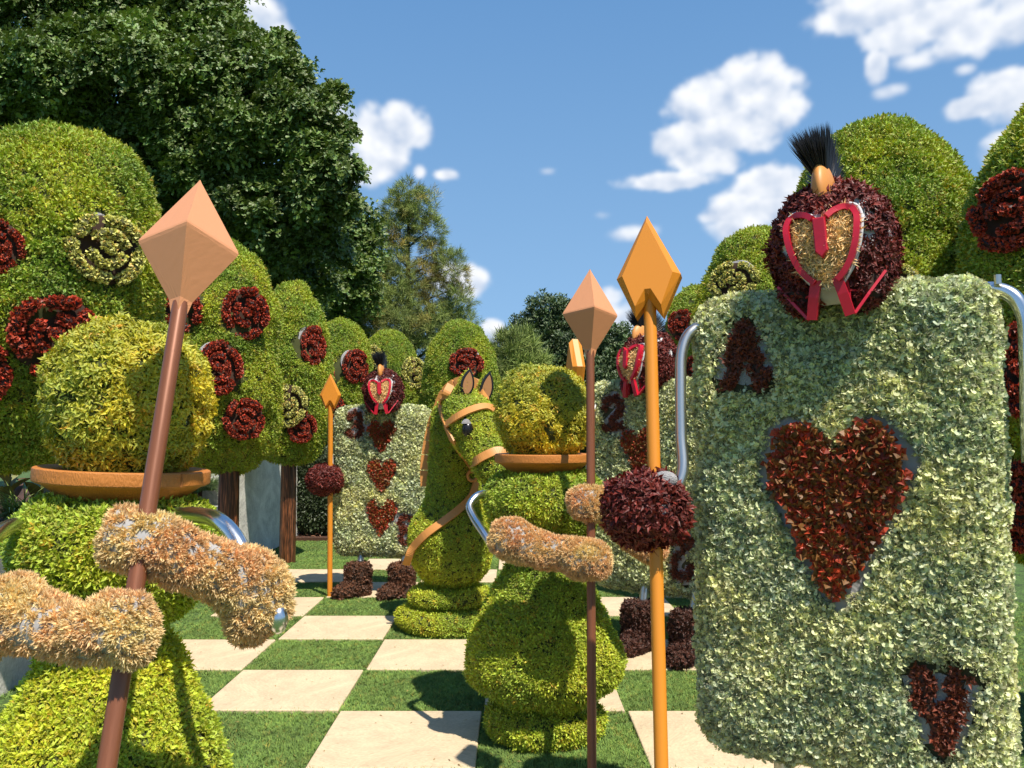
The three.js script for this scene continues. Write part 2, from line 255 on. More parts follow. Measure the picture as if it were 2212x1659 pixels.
// ================================================================ GROUND
const TILE = 0.818, X0 = -2.62, D0 = 10.55, COLS = 6, ROWS = 11;
{
  const turfTex = noiseTex(512, (u, v) => { const a = wrapN(u, v, 9, 4), b = wrapN(u, v, 90, 3, 4); const k = 0.8 + a * 0.5 + b * 0.9; return [0.31 * k, 0.42 * k, 0.17 * k]; }, true); turfTex.repeat.set(1, 1);
  const turfMat = std(0xffffff, 1, { map: turfTex });
  const lawnShape = new THREE.PlaneGeometry(300, 300, 1, 1); lawnShape.rotateX(-Math.PI / 2); { const uv = lawnShape.attributes.uv; for (let i = 0; i < uv.count; i++) uv.setXY(i, uv.getX(i) * 200, uv.getY(i) * 200); }
  struct('lawn', lawnShape, turfMat);
  const board = struct('checkerboard_paving');
  const RT = rngOf(77);
  const stoneTex = [0, 1, 2].map((s) => noiseTex(512, (u, v) => {
    const a = wrapN(u, v, 5, 4, s * 3), b = wrapN(u, v, 60, 3, s), f = wrapN(u, v, 22, 3, s + 9); let k = 0.965 + a * 0.13 + b * 0.12; if (f > 0.27) k -= 0.05;
    return [0.80 * k, 0.715 * k, 0.585 * k];
  }, true));
  const stoneBump = noiseTex(256, (u, v) => 0.5 + wrapN(u, v, 40, 4, 2) * 0.8);
  const stoneMats = stoneTex.map((t) => std(0xffffff, 0.8, { map: t, bumpMap: stoneBump, bumpScale: 0.0025 }));
  const stoneGeos = [0, 1, 2].map(() => { const g = new RoundedBoxGeometry(TILE - 0.014, 0.06, TILE - 0.014, 2, 0.008); const p = g.attributes.position, uv = g.attributes.uv; for (let i = 0; i < p.count; i++) uv.setXY(i, p.getX(i) * 1.1 + 0.5, p.getZ(i) * 1.1 + 0.5); return g; });
  const turfGeo = new RoundedBoxGeometry(TILE - 0.004, 0.03, TILE - 0.004, 1, 0.004);
  const turfSpots = [];
  for (let r = 0; r < ROWS; r++) for (let c = 0; c < COLS; c++) {
    const x = X0 + (c + 0.5) * TILE, z = -(D0 - (r + 0.5) * TILE), stone = (r + c) % 2 === 1;
    if (stone) { const k = Math.floor(RT() * 3), t = part('stone_tile', stoneGeos[k], stoneMats[k], board); t.position.set(x, -0.006 + (RT() - 0.5) * 0.004, z); t.rotation.y = Math.floor(RT() * 4) * Math.PI / 2 + (RT() - 0.5) * 0.008; }
    else { const t = part('turf_tile', turfGeo, turfMat, board); t.position.set(x, -0.008, z); turfSpots.push([x, z]); }
  }
  // short blades of turf: on the squares and on the lawn round the board
  const ms = [], cs = [], c = new THREE.Color();
  const put = (x, z, y) => { const q = new THREE.Quaternion().setFromEuler(new THREE.Euler((RT() - 0.5) * 0.5, RT() * 6.28, (RT() - 0.5) * 0.5)), s = 0.8 + RT() * 0.5; ms.push(new THREE.Matrix4().compose(V(x, y, z), q, V(s, s, s))); const k = 0.85 + RT() * 0.4 + fbm(x * 3, 0, z * 3, 3) * 0.7; cs.push(k * (RT() < 0.06 ? 1.7 : 1), k, k * 0.9); };
  for (const [x, z] of turfSpots) { const far = -z, n = far < 6.5 ? 2600 : far < 9 ? 1900 : 1400; for (let i = 0; i < n; i++) put(x + (RT() - 0.5) * TILE * 1.01, z + (RT() - 0.5) * TILE * 1.01, 0.006); }
  const X1 = X0 + COLS * TILE;
  for (let i = 0; i < 110000; i++) { const d = 3.4 + Math.pow(RT(), 0.8) * 12, x = -4.4 + RT() * 9.2; if (x > X0 - 0.01 && x < X1 + 0.01 && d < D0 + 0.01) continue; if (d < 4.2 && x < 0) continue; put(x, -d, -0.002); }
  const im = new THREE.InstancedMesh(SPRIG.turf, M.grass, ms.length); ms.forEach((m, i) => im.setMatrixAt(i, m)); im.instanceColor = new THREE.InstancedBufferAttribute(new Float32Array(cs), 3);
  im.name = 'grass_blades'; im.userData = { kind: 'stuff', label: 'short green artificial turf blades on the squares and lawn', category: 'grass' }; scene.add(im);
  // dry clippings and leaf litter on the stones
  const lg = []; for (let i = 0; i < 420; i++) { const g = leafGeo(0.01 + RT() * 0.022, 0.004 + RT() * 0.006, 0.4, 0.1); g.rotateZ((RT() - 0.5) * 0.6); g.rotateY(RT() * 6.28); const d = 3.4 + RT() * 7; g.translate(X0 + RT() * (X1 - X0), 0.028, -d); const b = RT(); lg.push(tint(g, [0.16 + b * 0.2, 0.10 + b * 0.14, 0.03 + b * 0.05])); }
  const litter = mergeGeometries(lg); litter.computeVertexNormals(); const lm = new THREE.Mesh(litter, M.straw); lm.name = 'leaf_litter'; lm.userData = { kind: 'stuff', label: 'dry brown leaf clippings strewn over the cream stone squares', category: 'leaf litter' }; scene.add(lm);
}

// ================================================================ WALLS AND BED ON THE LEFT
const concreteTex = noiseTex(512, (u, v) => { const a = wrapN(u, v, 5, 5), b = wrapN(u, v, 60, 3, 5), s = wrapN(u * 4 % 1, v, 6, 3, 8); const k = 0.86 + a * 0.2 + b * 0.14 + Math.min(0, s + 0.1) * 0.25; return [0.93 * k, 0.915 * k, 0.87 * k]; }, true);
const concrete = std(0xffffff, 0.9, { map: concreteTex, bumpMap: grain, bumpScale: 0.004 });
function slabWall(a, b, h0, h1, thick) {                            // a, b: ground points; a prism with chamfered look
  const dir = b.clone().sub(a).setY(0), L = dir.length(), n = V(dir.z, 0, -dir.x).normalize().multiplyScalar(thick);
  const s = new THREE.Shape([new THREE.Vector2(0, 0), new THREE.Vector2(L, 0), new THREE.Vector2(L, h1), new THREE.Vector2(0, h0)]);
  const g = new THREE.ExtrudeGeometry(s, { depth: thick, bevelEnabled: true, bevelSize: 0.01, bevelThickness: 0.01, bevelSegments: 2 }); g.rotateY(-Math.atan2(dir.z, dir.x)); return g;
}
{
  const w1 = thing('planter_wall', 'low light grey concrete planter wall behind the left pawn, in front of the canna plants', 'wall', V(-3.32, 0, -4.4));
  part('wall_body', slabWall(V(-3.32, 0, -4.4), V(-3.5, 0, -9.6), 0.9, 0.76, 0.22), concrete, w1);
  const w2 = thing('concrete_wall', 'tall pale grey concrete wall between the two brown tree trunks on the left', 'wall', V(-3.62, 0, -9.7));
  part('wall_body', slabWall(V(-3.62, 0, -9.7), V(-3.5, 0, -12.8), 1.62, 1.62, 0.25), concrete, w2);
  // bed of mulch behind
  const mg = new THREE.BoxGeometry(2.6, 0.1, 3.2); const mt = noiseTex(256, (u, v) => { const b = 0.6 + wrapN(u, v, 40, 4, 3) * 1.6; return [0.42 * b, 0.26 * b, 0.17 * b]; }, true); mt.repeat.set(5, 5);
  const mulchMat = std(0xffffff, 1, { map: mt });
  const m1 = struct('mulch_bed', mg, mulchMat); m1.position.set(-2.55, 0.0, -14.0);
  const m2 = struct('planter_soil', new THREE.BoxGeometry(3.0, 0.94, 5.6), mulchMat); m2.position.set(-5.1, 0.47, -7.1);
  const RM = rngOf(55), chips = []; for (let i = 0; i < 500; i++) { const g = leafGeo(0.06 + RM() * 0.08, 0.02, 0.3, 0.1); g.rotateZ((RM() - 0.5)); g.rotateX((RM() - 0.5) * 0.7); g.rotateY(RM() * 6.28); g.translate(-3.8 + RM() * 2.5, 0.06 + RM() * 0.03, -12.5 - RM() * 1.2); const b = 0.6 + RM(); chips.push(tint(g, [0.16 * b, 0.075 * b, 0.04 * b])); }
  const cg = mergeGeometries(chips); cg.computeVertexNormals(); const cm = part('wood_chips', cg, M.straw, m1); m1.updateMatrixWorld(); cm.position.copy(m1.position).negate(); cm.userData.kind = 'stuff';
}

// ================================================================ ROSES (parts of the topiary trees)
function makeRosePetals(seed, colour) {                             // seven arcs of leafy growth, rose radius 1 -> returns geometries
  const R = rngOf(seed), out = [];
  const arcs = [[0, 0, 0.135, 0.4, 6.2], [0.43, 0.5, 0.1, 0.36, 2.9], [0.45, 3.7, 0.1, 0.3, 2.4], [0.84, 0.2, 0.135, 0.26, 1.95], [0.87, 2.35, 0.13, 0.2, 1.4], [0.84, 3.9, 0.135, 0.26, 1.45], [0.83, 5.5, 0.13, 0.28, 0.9]];
  const turn = R() * 6.28;
  for (const [rad, a0, th, z, span] of arcs) {
    const pts = [], n = 6;
    if (rad === 0) { for (let i = 0; i < 4; i++) pts.push([V((i - 1.5) * 0.11, Math.sin(i * 1.5) * 0.05, z), th]); }
    else for (let i = 0; i <= n; i++) { const a = turn + a0 + (R() - 0.5) * 0.1 + span * i / n, rr = rad * (1 + (R() - 0.5) * 0.05 - 0.14 * (i / n - 0.5)); pts.push([V(Math.cos(a) * rr, Math.sin(a) * rr, z + (R() - 0.5) * 0.05), th]); }
    const core = limb(pts, 10, 14).toNonIndexed(), S = surface(core), gs = [tint(core.clone(), colour.dark)], pos = V(), nor = V();
    const m = Math.floor(S.total * 420);
    for (let i = 0; i < m; i++) {
      S.at(R, pos, nor); if (nor.z < -0.5) continue;
      const s = 0.7 + R() * 0.7, g = leafGeo(0.095 * s, 0.09 * s, 0.9 * (R() - 0.35), 0.3, 0.6);
      nor.x += (R() - 0.5) * 1.3; nor.y += (R() - 0.5) * 1.3; nor.z += (R() - 0.2) * 0.9; nor.normalize();
      const q = new THREE.Quaternion().setFromUnitVectors(V(0, 0, 1), nor).multiply(_q.setFromAxisAngle(V(0, 0, 1), R() * 6.28)); g.applyQuaternion(q); g.translate(pos.x - nor.x * 0.035, pos.y - nor.y * 0.035, pos.z - nor.z * 0.035);
      const k = 0.6 + R() * 0.8, hot = R() < 0.12 ? 1.5 : 1; gs.push(tint(g, [clamp(colour.leaf[0] * k * hot, 0, 1), colour.leaf[1] * k, colour.leaf[2] * k]));
    }
    const g = mergeGeometries(gs.map((x) => { x.deleteAttribute('normal'); return x; })); g.computeVertexNormals(); out.push(g);
  }
  return out;
}
const RED = { dark: [0.03, 0.006, 0.005], leaf: [0.46, 0.07, 0.028] }, YEL = { dark: [0.09, 0.09, 0.02], leaf: [0.72, 0.70, 0.22] };
const roseKinds = { red: [11, 12, 13, 14].map((s) => makeRosePetals(s, RED)), yellow: [21, 22].map((s) => makeRosePetals(s, YEL)) };
const bedGeo = rough(new THREE.SphereGeometry(1, 24, 12).scale(0.97, 0.97, 0.1), 0.04, 3);
let roseCount = 0;
function addRose(tree, at, normal, w, h, kind, fabricTurn) {          // at, normal in world; w, h in metres
  const g = new THREE.Group(); g.name = kind === 'red' ? 'red_rose' : 'yellow_rose'; g.userData.label = kind === 'red' ? 'round rose of dark red leaves' : 'round rose of pale yellow green leaves';
  tree.updateWorldMatrix(true, false); g.position.copy(tree.worldToLocal(at.clone()));
  const n = normal.clone(); n.y *= 0.6; n.add(V(0, EYE, 0).sub(at).normalize().multiplyScalar(0.75)).normalize();
  g.lookAt(0, 0, 0); g.quaternion.setFromRotationMatrix(new THREE.Matrix4().lookAt(n, V(0, 0, 0), V(0, 1, 0)));
  g.scale.set(w / 2, h / 2, (w + h) / 4);
  const list = roseKinds[kind][roseCount++ % roseKinds[kind].length];
  list.forEach((q) => part('petal', q, M.glossy, g));
  part('soil_bed', bedGeo, M.soil, g);
  if (fabricTurn != null) { const f = part('fabric_patch', bedGeo, M.fabric, g); f.position.set(Math.cos(fabricTurn) * 0.42, Math.sin(fabricTurn) * 0.42, -0.075); f.scale.set(0.72, 0.72, 0.9); }
  tree.add(g); return g;
}

// ================================================================ TOPIARY ROSE TREES
const woodTex = noiseTex(512, (u, v) => { const s = wrapN(u, (v * 0.15) % 1, 34, 4, 2), t = wrapN(u, v, 10, 3, 6); const k = 0.62 + s * 1.3 + t * 0.3; return [0.56 * k, 0.34 * k, 0.21 * k]; }, true); woodTex.repeat.set(2, 1);
const trunkMat = std(0xffffff, 0.3, { map: woodTex, bumpMap: woodTex, bumpScale: 0.004, metalness: 0.15 });
const crowns = [];
function roseTree(px, d, o) {                                       // px: where the crown stands in the picture's width
  const x = P(px, 935, d).x, t = thing('rose_topiary_tree', o.label, 'topiary tree', V(x, 0, -d), 0, 'clipped topiary trees with roses');
  const top = o.top, bot = o.bottom ?? 1.4, H = top - bot, r = o.r;
  const prof = [[0.001, 0], [0.55, 0.025], [0.83, 0.12], [0.97, 0.28], [1, 0.45], [0.95, 0.62], [0.8, 0.79], [0.55, 0.92], [0.25, 0.985], [0.001, 1]].map(([a, b]) => [a * r, bot + b * H]);
  const g = rough(weld(lathe(prof, 48, 6)), o.lump ?? 0.06, 2.2, d * 3.1 + px);
  if (o.shear) { const p = g.attributes.position; for (let i = 0; i < p.count; i++) p.setX(i, p.getX(i) + o.shear * ((bot + H * 0.6) - p.getY(i))); g.computeVertexNormals(); }
  const crown = part('crown', g, M.core, t);
  const tx = (o.trunkPx ? P(o.trunkPx, 935, d).x - x : 0), th = bot + 0.12;
  const tg = new THREE.CylinderGeometry(0.092, 0.102, th, 28, 1); const trunk = part('trunk', tg, trunkMat, t); trunk.position.set(tx, th / 2, 0);
  const spots = [];
  for (const [rx, ry, rw, rh, kind, fab] of o.roses ?? []) {
    const h = hit([crown], rx, ry); if (!h) { console.log('rose misses', px, rx, ry); continue; }
    const dist = -h.p.z, w = rw * dist / F, hh = rh * dist / F; spots.push([t.worldToLocal(h.p.clone()), Math.max(w, hh) / 2]);
    addRose(t, h.p.clone().addScaledVector(h.n, 0.005), h.n, w, hh, kind, fab);
  }
  scatter(crown, g, SPRIG.treePrivet, M.privet, { density: d < 6 ? 3300 : d < 9 ? 2600 : 1900, scale: d < 9 ? [0.7, 1.25] : [0.95, 1.5], color: treeGreen, jitter: 0.7, bulge: 0.022, bf: 11, back: 0.3, keep: (p) => !spots.some(([c, r2]) => p.distanceTo(c) < r2 * 0.98) });
  crowns.push(crown); return t;
}
roseTree(62, 4.9, { label: 'huge clipped topiary tree at the left edge with a yellow and a big red rose', r: 0.74, top: 3.39, bottom: 1.42, shear: -0.2, trunkPx: 200, roses: [[222, 540, 165, 155, 'yellow', 2.2], [118, 722, 180, 176, 'red', 2.6], [-2, 537, 100, 118, 'red'], [-60, 800, 150, 150, 'red']] });
roseTree(470, 7.8, { label: 'clipped topiary tree with four red roses behind the left copper spear', r: 0.545, top: 3.42, bottom: 1.27, trunkPx: 497, lump: 0.09, roses: [[392, 668, 104, 112, 'red', -0.8], [530, 678, 98, 115, 'red', 2.9], [473, 797, 95, 118, 'red', 2.3], [525, 905, 86, 92, 'red']] });
roseTree(626, 10.4, { label: 'clipped topiary tree on brown trunk with one yellow and two red roses', r: 0.475, top: 3.47, bottom: 1.24, trunkPx: 625, roses: [[672, 748, 60, 88, 'red', 2.4], [624, 876, 78, 92, 'yellow'], [650, 922, 62, 70, 'red']] });
roseTree(735, 13.4, { label: 'clipped topiary tree with red roses above the orange spear of the three card', r: 0.51, top: 3.44, bottom: 1.3, roses: [[765, 792, 58, 76, 'red', 2.5], [712, 806, 26, 56, 'red'], [716, 884, 60, 68, 'red']] });
roseTree(838, 14.8, { label: 'clipped topiary tree directly behind the helmet of the three card, with a yellow rose', r: 0.56, top: 3.43, bottom: 1.3, roses: [[805, 778, 50, 66, 'yellow'], [890, 806, 66, 70, 'yellow']] });
roseTree(994, 13.6, { label: 'clipped topiary tree behind the ears of the horse with a red rose', r: 0.61, top: 3.42, bottom: 1.3, roses: [[1006, 785, 74, 64, 'red', 1.2]] });
roseTree(1915, 5.3, { label: 'large clipped topiary tree rising behind the helmet of the ace card', r: 0.635, top: 3.6, bottom: 1.3, roses: [[1925, 625, 120, 110, 'yellow'], [1850, 1000, 120, 120, 'red']] });
roseTree(1655, 7.5, { label: 'clipped topiary tree with a yellow rose between the orange spear and the ace helmet', r: 0.645, top: 3.46, bottom: 1.3, roses: [[1588, 612, 110, 92, 'yellow', 1.3], [1508, 800, 60, 70, 'red']] });
roseTree(1508, 10.9, { label: 'small looking clipped topiary tree just right of the tall orange spear point', r: 0.47, top: 3.52, bottom: 1.3, roses: [[1474, 702, 60, 66, 'red']] });
roseTree(2395, 4.2, { label: 'clipped topiary tree at the right edge with a large red rose beside the ace', r: 0.66, top: 3.45, bottom: 0.9, roses: [[2195, 460, 175, 175, 'red'], [2205, 800, 120, 210, 'red'], [2215, 1090, 120, 200, 'red']] });

// ================================================================ PAWN SHAPED TOPIARIES
function arm(parent, pts, base) {
  const g = rough(limb(pts.map(([p, r]) => [parent.worldToLocal(p.clone()), r])), 0.014, 9), a = part('arm', g, M.fabric, parent);
  scatter(a, g, SPRIG.sedum, M.sedum, { density: 13000, scale: [0.75, 1.25], jitter: 0.5, bulge: 0.012, bf: 14, color: (c, p, R) => { const n = fbm(p.x * 7 + base, p.y * 7, p.z * 7, 2) * 1.2, k = 0.98 + (R() - 0.5) * 0.3; c.setRGB(k * (1 + n * 0.05), k * (1 + n * 0.38), k * (1 + n * 0.3)); }, keep: (p) => fbm(p.x * 9 + base, p.y * 9, p.z * 9, 3) > -0.42 });
  return a;
}
const dish = (() => { const p = [[0.10, 0], [0.168, 0], [0.19, 0.012], [0.212, 0.032], [0.238, 0.05], [0.255, 0.056], [0.262, 0.06], [0.264, 0.064], [0.264, 0.098], [0.261, 0.102], [0.255, 0.104], [0.235, 0.1], [0.10, 0.096]].map(([r, y]) => new THREE.Vector2(r, y)); return new THREE.LatheGeometry(p, 72); })();
function pawn(x, d, label, sp, dens, lean = 0) {
  const t = thing('pawn_topiary', label, 'topiary figure', V(x, 0, -d), 0); t.rotation.z = -lean; t.updateMatrixWorld();
  const bits = [
    ['base_ring', [[0.001, 0.004], [0.22, 0.005], [0.285, 0.04], [0.305, 0.1], [0.28, 0.155], [0.2, 0.178], [0.001, 0.18]]],
    ['body', [[0.001, 0.185], [0.16, 0.192], [0.275, 0.23], [0.36, 0.3], [0.395, 0.38], [0.393, 0.45], [0.36, 0.55], [0.305, 0.67], [0.245, 0.78], [0.195, 0.88], [0.155, 0.97], [0.14, 1.03], [0.001, 1.04]]],
    ['shoulders', [[0.001, 0.99], [0.15, 1.0], [0.225, 1.06], [0.285, 1.16], [0.305, 1.24], [0.285, 1.32], [0.215, 1.375], [0.001, 1.39]]],
    ['head', [[0.001, 1.468], [0.115, 1.472], [0.178, 1.52], [0.222, 1.6], [0.237, 1.69], [0.226, 1.78], [0.185, 1.87], [0.112, 1.928], [0.001, 1.952]]],
  ];
  const bodies = [];
  for (const [n, prof] of bits) {
    const g = rough(weld(lathe(prof, 56, 6)), 0.022, 6, x * 5 + prof.length), b = part(n, g, M.core, t); bodies.push(b);
    const head = n === 'head';
    scatter(b, g, head ? SPRIG.privetBig : sp, M.privet, { density: head ? dens * 0.8 : dens, scale: head ? [0.65, 1.15] : [0.75, 1.15], color: (c, p, R) => { chartreuse(c, p, R); if (head) { c.r *= 1.03; c.g *= 1.02; } }, jitter: head ? 0.7 : 0.6, bulge: head ? 0.02 : 0.012, bf: 15, keep: head ? (p) => fbm(p.x * 11 + x, p.y * 11, p.z * 11, 2) > -0.22 - (p.y > 1.72 ? 0.3 : 0) : null });
  }
  const rim = part('collar', dish, M.terracotta, t); rim.position.y = 1.385;
  part('collar_seam', new THREE.BoxGeometry(0.006, 0.042, 0.008), M.terracotta, rim).position.set(0.235, 0.081, 0.121);
  return t;
}
const pawnA = pawn(P(256, 1100, 2.7).x - 0.05, 2.7, 'pawn shaped topiary figure of yellow green leaves at the front left, cut by the frame', SPRIG.privet, 7000, 0.045);
{
  arm(pawnA, [[P(228, 1160, 2.06), 0.072], [P(265, 1165, 2.06), 0.076], [P(330, 1175, 2.06), 0.074], [P(400, 1205, 2.1), 0.068], [P(470, 1235, 2.15), 0.074], [P(545, 1270, 2.2), 0.092], [P(548, 1305, 2.2), 0.082], [P(500, 1388, 2.18), 0.056]], 1);
  arm(pawnA, [[P(-60, 1320, 2.0), 0.085], [P(0, 1325, 1.98), 0.088], [P(80, 1345, 1.95), 0.066], [P(165, 1362, 1.92), 0.055], [P(230, 1360, 1.9), 0.07], [P(285, 1362, 1.89), 0.07], [P(312, 1362, 1.88), 0.066]], 5);
  const L = (p) => pawnA.worldToLocal(p);
  tagLabel(part('arm_tube', pipe([L(P(380, 1112, 2.6)), L(P(430, 1113, 2.46)), L(P(480, 1130, 2.3)), L(P(510, 1165, 2.26)), L(P(540, 1230, 2.22)), L(P(578, 1290, 2.18)), L(P(601, 1330, 2.17))], 0.0235), M.chrome, pawnA), 'bent chrome tube from the right shoulder into the elbow');
  part('tube_cap', new THREE.SphereGeometry(0.03, 20, 14).scale(0.85, 1.25, 0.85).translate(...L(P(601, 1338, 2.17)).toArray()), M.chrome, pawnA);
  tagLabel(part('arm_tube', pipe([L(P(110, 1150, 2.6)), L(P(40, 1135, 2.46)), L(P(-15, 1160, 2.3)), L(P(-60, 1200, 2.2)), L(P(-90, 1290, 2.05))], 0.0235), M.chrome, pawnA), 'bent chrome tube from the left shoulder');
}
const pawnB = pawn(P(1174, 1100, 4.5).x, 4.5, 'pawn shaped topiary figure in the middle, right of the horse, holding a copper spear', SPRIG.privet, 6200);
{
  arm(pawnB, [[P(1058, 1152, 4.08), 0.085], [P(1105, 1165, 4.05), 0.098], [P(1160, 1185, 4.02), 0.08], [P(1205, 1195, 3.98), 0.074], [P(1250, 1205, 3.92), 0.09], [P(1284, 1212, 3.88), 0.088], [P(1318, 1214, 3.86), 0.078]], 9);
  arm(pawnB, [[P(1228, 1086, 3.98), 0.066], [P(1270, 1088, 3.99), 0.076], [P(1300, 1092, 4.0), 0.074], [P(1330, 1120, 4.08), 0.07], [P(1385, 1165, 4.16), 0.08], [P(1405, 1180, 4.18), 0.08], [P(1440, 1188, 4.2), 0.06]], 14);
  const L = (p) => pawnB.worldToLocal(p);
  part('arm_tube', pipe([L(P(1105, 1066, 4.48)), L(P(1060, 1066, 4.44)), L(P(1030, 1072, 4.38)), L(P(1015, 1092, 4.34)), L(P(1024, 1118, 4.28)), L(P(1045, 1150, 4.18)), L(P(1072, 1190, 4.08))], 0.0215), M.chrome, pawnB);
  part('arm_tube', pipe([L(P(1250, 1066, 4.48)), L(P(1320, 1070, 4.42)), L(P(1370, 1100, 4.34)), L(P(1398, 1170, 4.2))], 0.0215), M.chrome, pawnB);
}

// ================================================================ SPEARS
function copperSpear(top, foot, label, tipLen, s, spin) {           // top: where the shaft meets the point
  const dir = top.clone().sub(foot).normalize(), t = thing('spear', label, 'spear', foot, 0);
  part('shaft', rod(V(0, 0, 0), top.clone().sub(foot), 0.021, 24), M.copperPole, t);
  const prof = [[0.0015, 0.412], [0.006, 0.402], [0.131, 0.186], [0.133, 0.178], [0.129, 0.169], [0.03, 0.006], [0.024, -0.02], [0.0215, -0.03]].map(([r, y]) => new THREE.Vector2(r * s, y * s)).reverse();
  let g = new THREE.LatheGeometry(prof, 4).toNonIndexed(); g.computeVertexNormals();
  const h = part('spear_point', g, M.copper, t); h.position.copy(top.clone().sub(foot)); h.quaternion.setFromUnitVectors(V(0, 1, 0), dir).multiply(new THREE.Quaternion().setFromAxisAngle(V(0, 1, 0), spin)); return t;
}
const toGround = (a, b) => { const k = a.y / (a.y - b.y); return a.clone().lerp(b, k); };
{ const a = P(390, 655, 2.25), b = P(231, 1655, 1.85); copperSpear(a, toGround(a, b), 'leaning copper spear with a four sided point, held by the front left pawn', 0.34, 1.0, 0.3); }
{ const a = P(1275, 758, 4.1), b = P(1278.5, 1655, 3.8); copperSpear(a, toGround(a, b), 'upright copper spear with a four sided point, held by the pawn in the middle', 0.34, 1.04, 0.06); }
const spade = new THREE.Shape(); [[0, 0.35], [0.098, 0.128], [0.05, 0.0], [0.012, 0.068], [-0.012, 0.068], [-0.05, 0.0], [-0.098, 0.128]].forEach(([x, y], i) => (i ? spade.lineTo(x, y) : spade.moveTo(x, y))); spade.closePath();
const spadeGeo = new THREE.ExtrudeGeometry(spade, { depth: 0.05, bevelEnabled: true, bevelSize: 0.026, bevelThickness: 0.034, bevelSegments: 1, steps: 1 }); spadeGeo.translate(0, 0, -0.025);
function orangeSpear(top, foot, label, s, turn, r) {                // top: the shaft's upper end, inside the point
  const t = thing('orange_spear', label, 'spear', foot, 0), v = top.clone().sub(foot);
  part('shaft', rod(V(0, 0, 0), v, r, 24), M.orange, t);
  const p = part('spear_point', spadeGeo, M.orange, t); p.position.copy(v); p.quaternion.setFromUnitVectors(V(0, 1, 0), v.clone().normalize()).multiply(new THREE.Quaternion().setFromAxisAngle(V(0, 1, 0), turn)); p.scale.setScalar(s); p.translateY(-0.085 * s);
  part('socket', new THREE.SphereGeometry(r * 1.02, 20, 14).scale(1, 2.4, 1).translate(v.x, v.y, v.z), M.orange, t); return t;
}
{ const a = P(1403, 625, 3.05), b = P(1428.5, 1655, 2.78); orangeSpear(a, toGround(a, b), 'tall orange spear in front of the two card, held by the ace card guard', 0.94, -0.3, 0.0232); }
{ const a = P(714, 862, 8.1), b = P(712.5, 1290, 8.15); orangeSpear(a, toGround(a, b), 'orange spear standing left of the three card', 0.82, 0.1, 0.0245); }
{ const a = P(1243, 805, 5.75), b = P(1247, 1200, 5.72); orangeSpear(a, toGround(a, b), 'orange spear seen edge on behind the middle pawn, held by the two card guard', 0.78, -1.32, 0.0235); }

